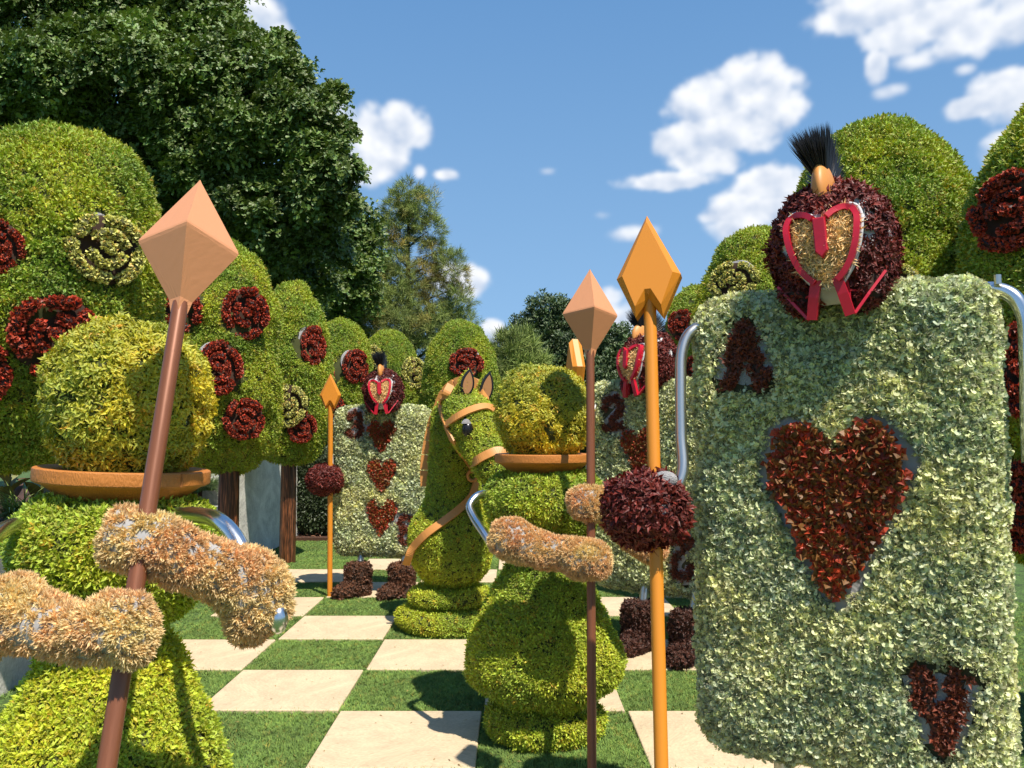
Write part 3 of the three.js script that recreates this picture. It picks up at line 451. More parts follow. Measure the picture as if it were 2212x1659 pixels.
// ================================================================ HORSE
{
  const d = 6.9, base = P(970, 1382, d); base.y = 0; base.z = -d;
  const t = thing('horse_topiary', 'horse head topiary with orange bridle and mane, left of the middle pawn', 'topiary horse', base); t.updateMatrixWorld();
  const L = (px, py, dd) => t.worldToLocal(P(px, py, dd));
  const ring = (name, prof) => { const g = rough(weld(lathe(prof, 56, 6)), 0.02, 5, prof[1][0] * 30), b = part(name, g, M.core, t); scatter(b, g, SPRIG.privet, M.privet, { density: 3600, scale: [0.8, 1.25], color: chartreuse }); return b; };
  ring('base_ring', [[0.001, 0.004], [0.33, 0.006], [0.4, 0.05], [0.415, 0.11], [0.39, 0.16], [0.3, 0.18], [0.001, 0.182]]);
  ring('upper_ring', [[0.001, 0.2], [0.22, 0.205], [0.31, 0.235], [0.325, 0.275], [0.3, 0.32], [0.2, 0.335], [0.001, 0.338]]);
  // neck and head: one smooth field
  const caps = [
    [L(976, 1188, 6.9), L(975, 1165, 6.9), 0.32, 0.34, 0], [L(977, 1140, 6.9), L(979, 1070, 6.93), 0.29, 0.205, 0], [L(979, 1070, 6.93), L(982, 905, 6.92), 0.205, 0.175, 0],
    [L(1002, 880, 6.7), L(1028, 925, 6.46), 0.16, 0.195, 1], [L(1028, 925, 6.46), L(1068, 1000, 6.22), 0.19, 0.138, 1], [L(1068, 1000, 6.22), L(1092, 1032, 6.14), 0.138, 0.116, 1],
  ];
  const lo = V(-0.75, 0.25, -0.55), hi = V(0.95, 2.15, 1.0), span = Math.max(hi.x - lo.x, hi.y - lo.y, hi.z - lo.z), cen = lo.clone().add(hi).multiplyScalar(0.5), res = 76;
  const mc = new MarchingCubes(res, M.core, false, false, 200000), p = V(), ab = V(), pa = V();
  for (let k = 0; k < res; k++) for (let j = 0; j < res; j++) for (let i = 0; i < res; i++) {
    p.set((i - res / 2) / (res / 2), (j - res / 2) / (res / 2), (k - res / 2) / (res / 2)).multiplyScalar(span / 2).add(cen); let f = 9;
    for (const [a, b, ra, rb] of caps) { ab.subVectors(b, a); pa.subVectors(p, a); const h = clamp(pa.dot(ab) / ab.lengthSq(), 0, 1), q = pa.addScaledVector(ab, -h).length() - lerp(ra, rb, h), kk = 0.035, hh = Math.max(kk - Math.abs(f - q), 0) / kk; f = Math.min(f, q) - hh * hh * kk * 0.25; }
    f = Math.max(f, 0.36 - p.y);
    mc.field[k * res * res + j * res + i] = -f;
  }
  mc.isolation = 0; mc.update();
  let hg = new THREE.BufferGeometry(); hg.setAttribute('position', new THREE.Float32BufferAttribute(mc.positionArray.slice(0, mc.count * 3), 3)); hg.scale(span / 2, span / 2, span / 2); hg.translate(cen.x, cen.y, cen.z); hg = mergeVertices(hg, 1e-4); hg.computeVertexNormals();
  { // face outward
    const pp = hg.attributes.position, nn = hg.attributes.normal; let s = 0; for (let i = 0; i < pp.count; i++) if (pp.getY(i) < 0.6) s += pp.getX(i) * nn.getX(i) + pp.getZ(i) * nn.getZ(i);
    if (s < 0) { const ix = hg.index.array; for (let i = 0; i < ix.length; i += 3) { const q = ix[i]; ix[i] = ix[i + 1]; ix[i + 1] = q; } hg.computeVertexNormals(); }
  }
  rough(hg, 0.012, 7);
  const neck = part('neck_and_head', hg, M.core, t);
  scatter(neck, hg, SPRIG.privet, M.privet, { density: 4000, scale: [0.8, 1.2], color: chartreuse });
  // bridle: straps laid on the coat
  const lay = (list, wide, deep, off, fallback = 6.6) => {
    const ps = [], os = []; let last = fallback;
    for (const [px, py, dd] of list) { const h = dd ? null : hit([neck], px, py); const q = h ? h.p.clone().addScaledVector(h.n, off) : P(px, py, dd ?? last); if (h) last = -h.p.z; ps.push(t.worldToLocal(q)); os.push(h ? h.n : V(0.3, 0.25, 1).normalize()); }
    return strap(ps, os, wide, deep);
  };
  const st = (n, list, off = 0.022) => part(n, lay(list, 0.062, 0.016, off), M.tan, t);
  st('cheek_strap', [[973, 832, 6.66], [963, 852, 6.62], [958, 876], [965, 905], [985, 950], [1006, 990], [1018, 1018]]);
  st('brow_strap', [[972, 918], [995, 902], [1020, 890], [1045, 884], [1070, 886, 6.4]]);
  st('nose_strap', [[1018, 1012], [1035, 996], [1055, 984], [1075, 978], [1096, 980, 6.1]]);
  st('rein', [[1022, 1040], [1012, 1072], [994, 1100], [958, 1132], [925, 1155], [900, 1180], [884, 1200], [877, 1218, 6.75]], 0.03);
  const rc = hit([neck], 1021, 1027) ?? { p: P(1021, 1027, 6.4) };
  const rg = new THREE.TorusGeometry(0.04, 0.014, 12, 32), rp = part('bridle_ring', rg, M.tan, t); rp.position.copy(t.worldToLocal(rc.p.clone().add(V(0.0, 0, 0.05)))); rp.rotation.y = 0.35;
  // eye
  const eh = hit([neck], 1012, 928), ep = t.worldToLocal(eh.p.clone().addScaledVector(eh.n, 0.012)), eg = new THREE.SphereGeometry(0.05, 24, 16).scale(0.85, 1.15, 0.8), eye = part('eye', eg, M.black, t); eye.position.copy(ep); eye.rotation.y = 0.5;
  part('eyelid', new THREE.SphereGeometry(0.047, 20, 10, 0, 6.283, 0, 1.2).scale(0.9, 1.2, 0.85), M.fabric, eye).position.set(-0.008, 0.022, -0.008);
  // ears: a leafy back and a tan plate with a dark edge
  for (const [bx, by, tx, ty, dd] of [[1006, 850, 1014, 799, 6.54], [1046, 862, 1057, 805, 6.68]]) {
    const a = L(bx, by, dd), b = L(tx, ty, dd), len = a.distanceTo(b), e = new THREE.Group(); e.name = 'ear'; t.add(e); e.position.copy(a); e.quaternion.setFromUnitVectors(V(0, 1, 0), b.clone().sub(a).normalize()); e.rotateY(0.25);
    const s = new THREE.Shape(); s.moveTo(0, -0.02); s.bezierCurveTo(0.065, 0.02, 0.06, len * 0.6, 0, len); s.bezierCurveTo(-0.06, len * 0.6, -0.065, 0.02, 0, -0.02);
    part('ear_rim', new THREE.ExtrudeGeometry(s, { depth: 0.016, bevelEnabled: true, bevelSize: 0.008, bevelThickness: 0.008, bevelSegments: 2, curveSegments: 10 }), M.black, e);
    const s2 = part('ear_plate', new THREE.ExtrudeGeometry(s, { depth: 0.012, bevelEnabled: false, curveSegments: 10 }), M.earTan, e); s2.scale.set(0.8, 0.88, 1); s2.position.set(0, 0.008, 0.0185);
    const bk = rough(limb([[V(-0.012, -0.03, -0.04), 0.055], [V(-0.012, len * 0.45, -0.035), 0.05], [V(0, len * 0.95, -0.02), 0.02]], 14, 16), 0.004, 12), bm = part('ear_back', bk, M.core, e); scatter(bm, bk, SPRIG.privet, M.privet, { density: 4200, scale: [0.6, 0.9], color: chartreuse });
    bm.children[0].removeFromParent && e.add(bm.children[0]);
  }
  // mane: a row of bent orange plates down the back of the neck
  const mp = [[1042, 858, 6.66], [1040, 838, 6.72], [1020, 822, 6.78], [985, 826, 6.86], [962, 842, 6.9], [946, 866, 6.93], [932, 894, 6.95], [921, 924, 6.97], [915, 956, 6.97], [912, 990, 6.97], [911, 1024, 6.97], [914, 1060, 6.97]].map(([a, b, c], i) => L(a + (i < 3 ? 0 : Math.min(9, (i - 2) * 3)), b, c));
  const mc2 = new THREE.CatmullRomCurve3(mp, false, 'centripetal'), cn = L(985, 940, 6.9);
  for (let i = 0; i < 11; i++) {
    const ps = [], os = []; for (let k = 0; k <= 3; k++) { const q = mc2.getPoint((i + 0.02 + k / 3 * 0.95) / 11); ps.push(q); os.push(q.clone().sub(cn).setZ(0).normalize()); }
    part('mane_plate', strap(ps.map((q, k) => q.clone().addScaledVector(os[k], -0.04)), os, 0.075, 0.07, false), M.tan, t);
  }
}

// ================================================================ CARD GUARDS
function inHeart(x, y, w, h) {                                        // centred; |x| < w/2, |y| < h/2
  const u = Math.abs(x) / (w / 2), v = y / (h / 2); if (u > 1 || v > 1 || v < -1) return false;
  if (v > 0.38) { const du = (u - 0.5) / 0.5, dv = (v - 0.38) / 0.62; return du * du + dv * dv < 1 && v < 1; }
  const k = (v + 1) / 1.38; return u < Math.pow(k, 0.72) * (1 - 0.06 * (1 - k));
}
function heartShape(w, h) { const s = new THREE.Shape(), n = 40; const pts = []; for (let i = 0; i <= n; i++) { const v = -1 + 2 * i / n; let u = 0; for (let k = 0; k < 200; k++) { const q = 1 - k / 200; if (inHeart(q * w / 2 * 0.999, v * h / 2 * 0.999, w, h)) { u = q; break; } } pts.push([u, v]); }
  pts.forEach(([u, v], i) => (i ? s.lineTo(u * w / 2, v * h / 2) : s.moveTo(0, -h / 2))); s.lineTo(0.5 * w / 2, h / 2); s.lineTo(0.25 * w / 2, 0.9 * h / 2); s.lineTo(0, 0.42 * h / 2); s.lineTo(-0.25 * w / 2, 0.9 * h / 2); s.lineTo(-0.5 * w / 2, h / 2); pts.reverse().forEach(([u, v]) => s.lineTo(-u * w / 2, v * h / 2)); return s; }
const GLYPH = {
  A: [[[-0.5, -0.5], [-0.25, 0.1], [0, 0.52]], [[0, 0.52], [0.25, 0.1], [0.5, -0.5]], [[-0.2, 0.12], [0, 0.1], [0.2, 0.12]]],
  2: [[[-0.38, 0.22], [-0.28, 0.46], [0.05, 0.52], [0.36, 0.36], [0.34, 0.1], [0.05, -0.15], [-0.36, -0.46]], [[-0.36, -0.46], [0, -0.48], [0.42, -0.46]]],
  3: [[[-0.36, 0.34], [-0.1, 0.52], [0.26, 0.46], [0.36, 0.26], [0.2, 0.06], [-0.08, 0.02]], [[-0.08, 0.02], [0.26, -0.04], [0.4, -0.26], [0.26, -0.46], [-0.1, -0.52], [-0.4, -0.34]]],
};
function glyphStrokes(ch, cx, cy, w, h, flip) { return GLYPH[ch].map((l) => { const c = new THREE.CatmullRomCurve3(l.map(([x, y]) => V(cx + (flip ? -x : x) * w, cy + (flip ? -y : y) * h, 0)), false, 'centripetal'); return c.getPoints(12); }); }
function strokeDist(strokes, x, y) { let m = 9; for (const s of strokes) for (let i = 0; i < s.length - 1; i++) { const a = s[i], b = s[i + 1], dx = b.x - a.x, dy = b.y - a.y, h = clamp(((x - a.x) * dx + (y - a.y) * dy) / (dx * dx + dy * dy), 0, 1); m = Math.min(m, Math.hypot(x - a.x - dx * h, y - a.y - dy * h)); } return m; }
const bristleGeo = new THREE.ConeGeometry(0.003, 1, 4, 1, true).translate(0, 0.5, 0);
function bootGeo(s) { const a = lathe([[0.001, 0.004], [0.09, 0.005], [0.118, 0.03], [0.118, 0.16], [0.12, 0.29], [0.105, 0.325], [0.001, 0.33]], 24, 4).scale(s, s, s), b = limb([[V(0, 0.09 * s, 0.02), 0.09 * s], [V(0, 0.075 * s, 0.14 * s), 0.08 * s], [V(0, 0.06 * s, 0.3 * s), 0.058 * s]], 18, 20); a.deleteAttribute('uv'); return mergeGeometries([a.toNonIndexed(), b.toNonIndexed()]); }

function helmet(t, at, s, turn, pitch) {                              // at: the middle of the head, local
  const h = new THREE.Group(); h.name = 'helmet'; h.position.copy(at); h.rotation.set(pitch, turn, 0.07, 'YXZ'); h.scale.setScalar(s); t.add(h); h.updateWorldMatrix(true, false);
  const prof = [[0.001, -0.2], [0.12, -0.2], [0.19, -0.12], [0.215, 0], [0.2, 0.1], [0.15, 0.19], [0.075, 0.235], [0.001, 0.245]];
  const g = rough(weld(lathe(prof, 40, 5)), 0.012, 8, turn * 7); const skull = part('helmet_shell', g, M.piping, h);
  // the face opening: outline of the right half, metres from the brow, and its mirror
  const half = [[0.012, 0.105], [0.046, 0.13], [0.081, 0.139], [0.106, 0.128], [0.119, 0.1], [0.118, 0.055], [0.107, 0], [0.087, -0.055], [0.061, -0.095], [0.038, -0.118]];
  const poly = [...half, ...half.slice().reverse().map(([x, y]) => [-x, y])];
  const inFace = (x, y, gnd = 1) => { let c = false; for (let i = 0, j = poly.length - 1; i < poly.length; j = i++) { const [xi, yi] = poly[i], [xj, yj] = poly[j]; if ((yi > y) !== (yj > y) && x < (xj - xi) * (y - yi) / (yj - yi) + xi) c = !c; } return c; };
  const zAt = (x, y) => 0.232 - x * x * 2.2 - Math.max(0, y) * Math.max(0, y) * 2.2 - y * y * 0.7;   // the front of the head
  scatter(skull, g, SPRIG.maroon, M.glossy, { name: 'helmet_leaves', density: 4300, bulge: 0.016, bf: 18, scale: [0.7, 1.2], color: plainVary(0.9), keep: (p, n) => !(Math.abs(p.x) < 0.035 && p.y > 0.19 && p.z > 0.04 && p.z < 0.12) && !(p.z > 0.04 && (inFace(p.x / 1.1, (p.y - 0.02) / 1.1 + 0.01) || (p.y < -0.07 && Math.abs(p.x) < 0.05))) && fbm(p.x * 14 + turn, p.y * 14, p.z * 14 + s * 9, 2) > -0.13 });
  for (const s2 of [-1, 1]) { // cheek flaps under the helmet, leafy
    const cg = rough(limb([[V(s2 * 0.14, -0.1, 0.1), 0.07], [V(s2 * 0.12, -0.17, 0.14), 0.055], [V(s2 * 0.085, -0.235, 0.165), 0.022]], 14, 16), 0.004, 9), cm = part('cheek_flap', cg, M.soil, h); scatter(h, cg, SPRIG.maroon, M.glossy, { name: 'cheek_leaves', density: 3400, scale: [0.5, 0.85], color: plainVary(0.9), keep: (p) => p.z < 0.2 });
  }
  // straw face
  const fs = []; const sh = new THREE.Shape(poly.map(([x, y]) => new THREE.Vector2(x * 0.97, y * 0.97))); let fg = new THREE.ShapeGeometry(sh, 8); const sub = []; for (let i = 0; i < 26; i++) for (let j = 0; j < 26; j++) { const x = -0.13 + i * 0.01, y = -0.12 + j * 0.01; if (inFace(x + 0.005, y + 0.005)) for (const [a, b, c] of [[[0, 0], [1, 0], [1, 1]], [[0, 0], [1, 1], [0, 1]]]) for (const q of [a, b, c]) { const X = x + q[0] * 0.01, Y = y + q[1] * 0.01; sub.push(X, Y, zAt(X, Y) + 0.012); } }
  fg = new THREE.BufferGeometry(); fg.setAttribute('position', new THREE.Float32BufferAttribute(sub, 3)); fg.computeVertexNormals();
  const face = part('face', fg, M.strawBase, h); scatter(face, fg, SPRIG.straw, M.straw, { name: 'straw', density: 11000, scale: [0.6, 1.05], color: plainVary(0.4), jitter: 0.5, back: 1 });
  // red plastic frame with nose guard and cheek guards
  const rail = (list, wide, deep, name) => { const ps = list.map(([x, y, z]) => V(x, y, (z ?? zAt(x, y)) + 0.004)); part(name, strap(ps, ps.map((p) => V(p.x * 0.6, 0.05, 1).normalize()), wide, deep, list.length > 3), M.red, h); };
  part('white_edging', new THREE.TubeGeometry(new THREE.CatmullRomCurve3(poly.map(([x, y]) => V(x * 1.13, y * 1.13 - 0.001, zAt(x, y) - 0.004)), true), 80, 0.0065, 8, true), M.piping, h);
  for (const k of [-1, 1]) {
    rail(half.map(([x, y]) => [x * k, y]), 0.021, 0.045, 'frame_rail');
    rail([[0.036 * k, -0.11], [0.05 * k, -0.17, 0.225], [0.066 * k, -0.25, 0.225]], 0.036, 0.026, 'cheek_guard');
    rail([[0.078 * k, -0.25, 0.22], [0.125 * k, -0.19, 0.19], [0.185 * k, -0.115, 0.14]], 0.01, 0.022, 'cheek_edge');
    rail([[0.064 * k, -0.235, 0.195], [0.066 * k, -0.17, 0.18], [0.062 * k, -0.115, 0.185]], 0.008, 0.014, 'cheek_edge');
    rail([[0.066 * k, -0.16, 0.18], [0.09 * k, -0.165, 0.17], [0.105 * k, -0.18, 0.17]], 0.008, 0.01, 'cheek_edge');
  }
  const ns = new THREE.Shape([[-0.018, 0.108], [0.018, 0.108], [0.018, -0.01], [0, -0.03], [-0.018, -0.01]].map(([x, y]) => new THREE.Vector2(x, y)));
  const ng = new THREE.ExtrudeGeometry(ns, { depth: 0.03, bevelEnabled: true, bevelSize: 0.004, bevelThickness: 0.005, bevelSegments: 2 }); const nose = part('nose_guard', ng, M.red, h); nose.position.z = 0.246; nose.rotation.x = -0.16;
  // crest: orange half disc from front to back, black bristles standing on it
  const dg = new THREE.SphereGeometry(1, 28, 20).scale(0.042, 0.118, 0.118);
  const disc = part('crest_base', dg, M.crestOrange, h); disc.position.set(0, 0.222, 0.05);
  const R = rngOf(900 + Math.round(at.y * 100)), ms = [], n = 2200;
  for (let i = 0; i < n; i++) {
    const a = lerp(1.0, Math.PI - 0.05, R()), lx = (R() - 0.5) * 2, len = 0.135 + R() * 0.055, p = V(lx * 0.024, 0.205 + Math.sin(a) * 0.10, 0.03 + Math.cos(a) * 0.10), dv = V(-0.16 + lx * 0.32 + (R() - 0.5) * 0.12, Math.sin(a) * 1.0, Math.cos(a) * 0.85 + (R() - 0.5) * 0.1).normalize();
    ms.push(new THREE.Matrix4().compose(p, new THREE.Quaternion().setFromUnitVectors(V(0, 1, 0), dv), V(1, len, 1)));
  }
  const im = new THREE.InstancedMesh(bristleGeo, M.bristle, n); ms.forEach((m, i) => im.setMatrixAt(i, m)); im.name = 'crest_bristles'; im.userData.kind = 'stuff'; h.add(im);
  return h;
}
function cardGuard(o) {                                              // o: left and right ends of the card (x, d), bottom and top heights
  const A = V(o.left[0], 0, -o.left[1]), B = V(o.right[0], 0, -o.right[1]), mid = A.clone().add(B).multiplyScalar(0.5), W = A.distanceTo(B), Hc = o.top - o.bottom, turn = -Math.atan2(B.z - A.z, B.x - A.x);
  const t = thing('card_topiary', o.label, 'topiary figure', mid, turn); t.updateMatrixWorld();
  const T = o.thick, cy = (o.top + o.bottom) / 2, fz = T / 2, nrm = V(0, 0, 1).transformDirection(t.matrixWorld), fp = t.localToWorld(V(0, 0, fz));
  const on = (px, py) => { const r = ray(px, py), k = fp.clone().sub(V(0, EYE, 0)).dot(nrm) / r.dot(nrm); return t.worldToLocal(r.multiplyScalar(k).add(V(0, EYE, 0))); };
  const size = (px, py) => -t.localToWorld(on(px, py)).z / F;
  const hearts = o.hearts.map(([px, py, w, h]) => { const c = on(px, py), k = size(px, py); return [c.x, c.y, w * k * (o.fw ?? 1), h * k]; });
  const glyphs = o.glyphs.map(([ch, px, py, w, h, flip]) => { const c = on(px, py), k = size(px, py); return glyphStrokes(ch, c.x, c.y, w * k * (o.fw ?? 1), h * k, flip); });
  const gw = o.stroke;
  // body
  const g = new RoundedBoxGeometry(W, Hc, T, 5, Math.min(T * 0.46, 0.1)); g.translate(0, cy, 0); g.deleteAttribute('uv'); const body = part('card_body', g, M.cardSoil, t);
  scatter(body, g, SPRIG.silver, M.silver, { density: o.density, name: 'silver_leaves', scale: o.leaf, jitter: 0.7, droop: 0.12, back: 0.5, bulge: 0.018, bf: 8, color: (c, p, R) => { const a = fbm(p.x * 3.3, p.y * 3.3, p.z * 3.3, 3), k = 0.95 + (R() - 0.5) * 0.45 + a * 0.25; c.setRGB(k * (1 + a * 0.16 + (R() - 0.5) * 0.1), k, k * (1 - a * 0.3 + (R() - 0.5) * 0.25)); },
    keep: (p, n, R) => { if (p.z < fz * 0.6) return true; const e = (R() - 0.5) * 0.02; for (const [x, y, w, h] of hearts) if (inHeart(p.x - x, p.y - y + 0.012, w * (o.gap ?? 1.22) + e + 0.02, h * (o.gap ?? 1.18) + e + 0.02)) return false; for (const s of glyphs) if (strokeDist(s, p.x, p.y) < gw * 1.25 + 0.022 + e * 0.7) return false; return true; } });
  hearts.forEach(([x, y, w, h]) => {
    const hg = new THREE.ExtrudeGeometry(heartShape(w * 0.94, h * 0.94), { depth: 0.012, bevelEnabled: true, bevelSize: 0.008, bevelThickness: 0.012, bevelSegments: 2 }); const b = part('heart', hg, M.soil, t); b.position.set(x, y, fz);
    b.userData.label = 'heart of dark red leaves';
    part('fabric_backing', new THREE.ExtrudeGeometry(heartShape(w * 1.26 + 0.02, h * 1.22 + 0.02), { depth: 0.003, bevelEnabled: false }), M.fabric, b).position.z = -0.002;
    const fl = new THREE.PlaneGeometry(w, h, 1, 1); fl.translate(0, 0, 0.02); scatter(b, fl, SPRIG.ruffle, M.glossy, { density: o.heartDensity, name: 'heart_leaves', scale: o.heartLeaf, jitter: 0.55, color: plainVary(0.7), keep: (p) => inHeart(p.x, p.y, w, h), back: 1 });
  });
  glyphs.forEach((s, i) => {
    const gg = mergeGeometries(s.map((l) => new THREE.TubeGeometry(new THREE.CatmullRomCurve3(l), 16, gw * 0.55, 8))); const b = part('corner_index', gg, M.soil, t); part('fabric_backing', mergeGeometries(s.map((l) => new THREE.TubeGeometry(new THREE.CatmullRomCurve3(l), 16, gw * 1.35 + 0.012, 10).scale(1, 1, 0.08))), M.fabric, b); b.position.z = fz; b.userData.label = o.glyphs[i][5] ? 'upside down corner index of dark red leaves' : 'corner index of dark red leaves';
    const bb = new THREE.Box3().setFromPoints(s.flat()), pl = new THREE.PlaneGeometry(bb.max.x - bb.min.x + gw * 2, bb.max.y - bb.min.y + gw * 2); pl.translate((bb.max.x + bb.min.x) / 2, (bb.max.y + bb.min.y) / 2, 0.012);
    scatter(b, pl, SPRIG.maroon, M.glossy, { density: o.heartDensity * 1.1, name: 'letter_leaves', scale: o.heartLeaf.map((q) => q * 0.72), jitter: 0.6, color: (c, p, R) => { const k = 1.1 + (R() - 0.5) * 0.7; c.setRGB(k * 1.15, k * 1.7, k); }, keep: (p, n, R) => strokeDist(s, p.x, p.y) < gw * 0.86 && fbm(p.x * 16, p.y * 16, 3, 2) > -0.25, back: 1 });
  });
  // legs and boots
  if (o.boots) o.legs = o.boots.map((b) => { const q = t.worldToLocal(b.clone()); return [q.x, q.x, q.z / 0.3, 0.1, q.z]; });
  for (const [lx, bx, bz, bt, lz] of o.legs) {
    part('leg', rod(V(lx, o.bottom + 0.08, Math.min(lz ?? 0, T * 0.4)), V(bx, 0.12, bz * 0.3), 0.035 * o.size, 16), M.steel, t);
    const bg = rough(bootGeo(o.size * 1.05), 0.006, 9), bm = part('boot', bg, M.soil, t); bm.position.set(bx, 0, bz * 0.3); bm.rotation.y = bt;
    scatter(bm, bg, SPRIG.brownBoot, M.glossy, { density: 3000, name: 'boot_leaves', scale: [0.6, 1], color: o.darkBoots ? (c, p, R) => { const k = 0.7 + R() * 0.5; c.setRGB(k * 0.6, k * 0.5, k * 0.6); } : plainVary(0.7) });
  }
  const hp = t.worldToLocal(o.head.clone()); helmet(t, hp, o.headScale, o.headTurn, o.headPitch);
  return t;
}
function glove(t, center, r, patch) {                              // a leafy mitten round the spear
  const c = t.worldToLocal(center.clone()), g = rough(new THREE.SphereGeometry(r, 28, 20).scale(1.08, 0.9, 1), 0.012, 9), b = part('hand', g, M.fabric, t); b.position.copy(c);
  scatter(b, g, SPRIG.maroon, M.glossy, { density: 4000, name: 'hand_leaves', scale: [0.8, 1.25], color: plainVary(0.9), keep: (p) => fbm(p.x * 12 + 4, p.y * 12, p.z * 12, 2) > -0.24 });
  return b;
}
const ace = cardGuard({
  label: 'ace card guard at the right, pale green card with one big red heart', left: [0.725, 3.1], right: [1.52, 2.62], bottom: 0.5, top: 2.075, thick: 0.2, size: 1, density: 10500, leaf: [0.8, 1.3], stroke: 0.036, heartDensity: 5200, heartLeaf: [0.75, 1.2], fw: 0.86,
  hearts: [[1806, 1100, 315, 368]], glyphs: [['A', 1610, 770, 84, 108, false], ['A', 2032, 1530, 82, 132, true]],
  legs: [[-0.2, -0.2, 0.1, 0.2], [0.22, 0.22, 0.1, 0.2]], head: P(1800, 543, 2.78), headScale: 0.87, headTurn: 0.02, headPitch: 0.16,
});
{
  const L = (p) => ace.worldToLocal(p);
  part('arm_tube', pipe([L(P(1560, 700, 2.98)), L(P(1515, 704, 3.03)), L(P(1488, 722, 3.03)), L(P(1473, 760, 3.02)), L(P(1470, 830, 3.0)), L(P(1471, 940, 2.97)), L(P(1474, 1020, 2.94)), L(P(1450, 1080, 2.92))], 0.0205, 18, 60), M.steel, ace);
  part('arm_tube', pipe([L(P(2100, 628, 2.66)), L(P(2150, 625, 2.63)), L(P(2188, 640, 2.6)), L(P(2212, 680, 2.58)), L(P(2219, 760, 2.56)), L(P(2222, 900, 2.54)), L(P(2226, 1000, 2.52))], 0.024, 18, 60), M.chrome, ace);
  part('bolt', new THREE.CylinderGeometry(0.012, 0.012, 0.03, 6).translate(...L(P(2155, 604, 2.6)).toArray()), M.steel, ace);
  glove(ace, P(1396, 1100, 2.92), 0.127);
  part('fabric_patch', new THREE.SphereGeometry(0.04, 20, 14).scale(1.1, 0.75, 0.7).translate(...L(P(1437, 1036, 2.87)).toArray()), M.fabric, ace);
}
const two = cardGuard({
  label: 'two card guard turned to the left behind the orange spear, card in shade', left: [0.69, 6.62], right: [1.5, 6.0], bottom: 0.44, top: 1.97, thick: 0.22, size: 1, density: 5200, leaf: [0.95, 1.6], stroke: 0.036, heartDensity: 4200, heartLeaf: [0.75, 1.1], fw: 1.25,
  hearts: [[1382, 975, 62, 92], [1398, 1110, 62, 92]], glyphs: [['2', 1328, 893, 40, 62, false], ['2', 1476, 1205, 44, 78, true]],
  boots: [G(1380, 6.2), G(1484, 5.9)], legs: [], darkBoots: true, head: P(1405, 788, 6.3), headScale: 0.95, headTurn: -0.32, headPitch: 0.05,
});
{
  const L = (p) => two.worldToLocal(p);
  part('arm_tube', pipe([L(P(1312, 850, 6.6)), L(P(1288, 872, 6.5)), L(P(1278, 930, 6.3)), L(P(1266, 1060, 5.9))], 0.0205), M.steel, two);
  glove(two, P(1246, 1072, 5.75), 0.12);
}
const three = cardGuard({
  label: 'three card guard left of the horse, pale green leafy card with three red hearts', left: [-1.745, 8.4], right: [-0.845, 8.3], bottom: 0.42, top: 1.835, thick: 0.2, size: 0.92, density: 5000, leaf: [1.0, 1.7], stroke: 0.034, heartDensity: 4200, heartLeaf: [0.75, 1.1],
  hearts: [[826, 943, 57, 66], [827, 1027, 60, 66], [825, 1117, 64, 72]], glyphs: [['3', 768, 917, 34, 48, false], ['3', 879, 1143, 34, 52, true]],
  legs: [[-0.2, -0.2, 0.5, -0.55], [0.24, 0.24, 0.5, -0.55]], head: P(828, 846, 8.2), headScale: 0.84, headTurn: 0.1, headPitch: 0.08,
});
{
  const L = (p) => three.worldToLocal(p);
  part('arm_tube', pipe([L(P(750, 895, 8.4)), L(P(724, 905, 8.4)), L(P(718, 930, 8.38)), L(P(718, 1000, 8.3)), L(P(716, 1035, 8.2))], 0.02), M.steel, three);
  part('arm_tube', pipe([L(P(905, 895, 8.35)), L(P(924, 903, 8.35)), L(P(934, 935, 8.3)), L(P(934, 1000, 8.2))], 0.02), M.steel, three);
  glove(three, P(702, 1036, 8.15), 0.148);
}

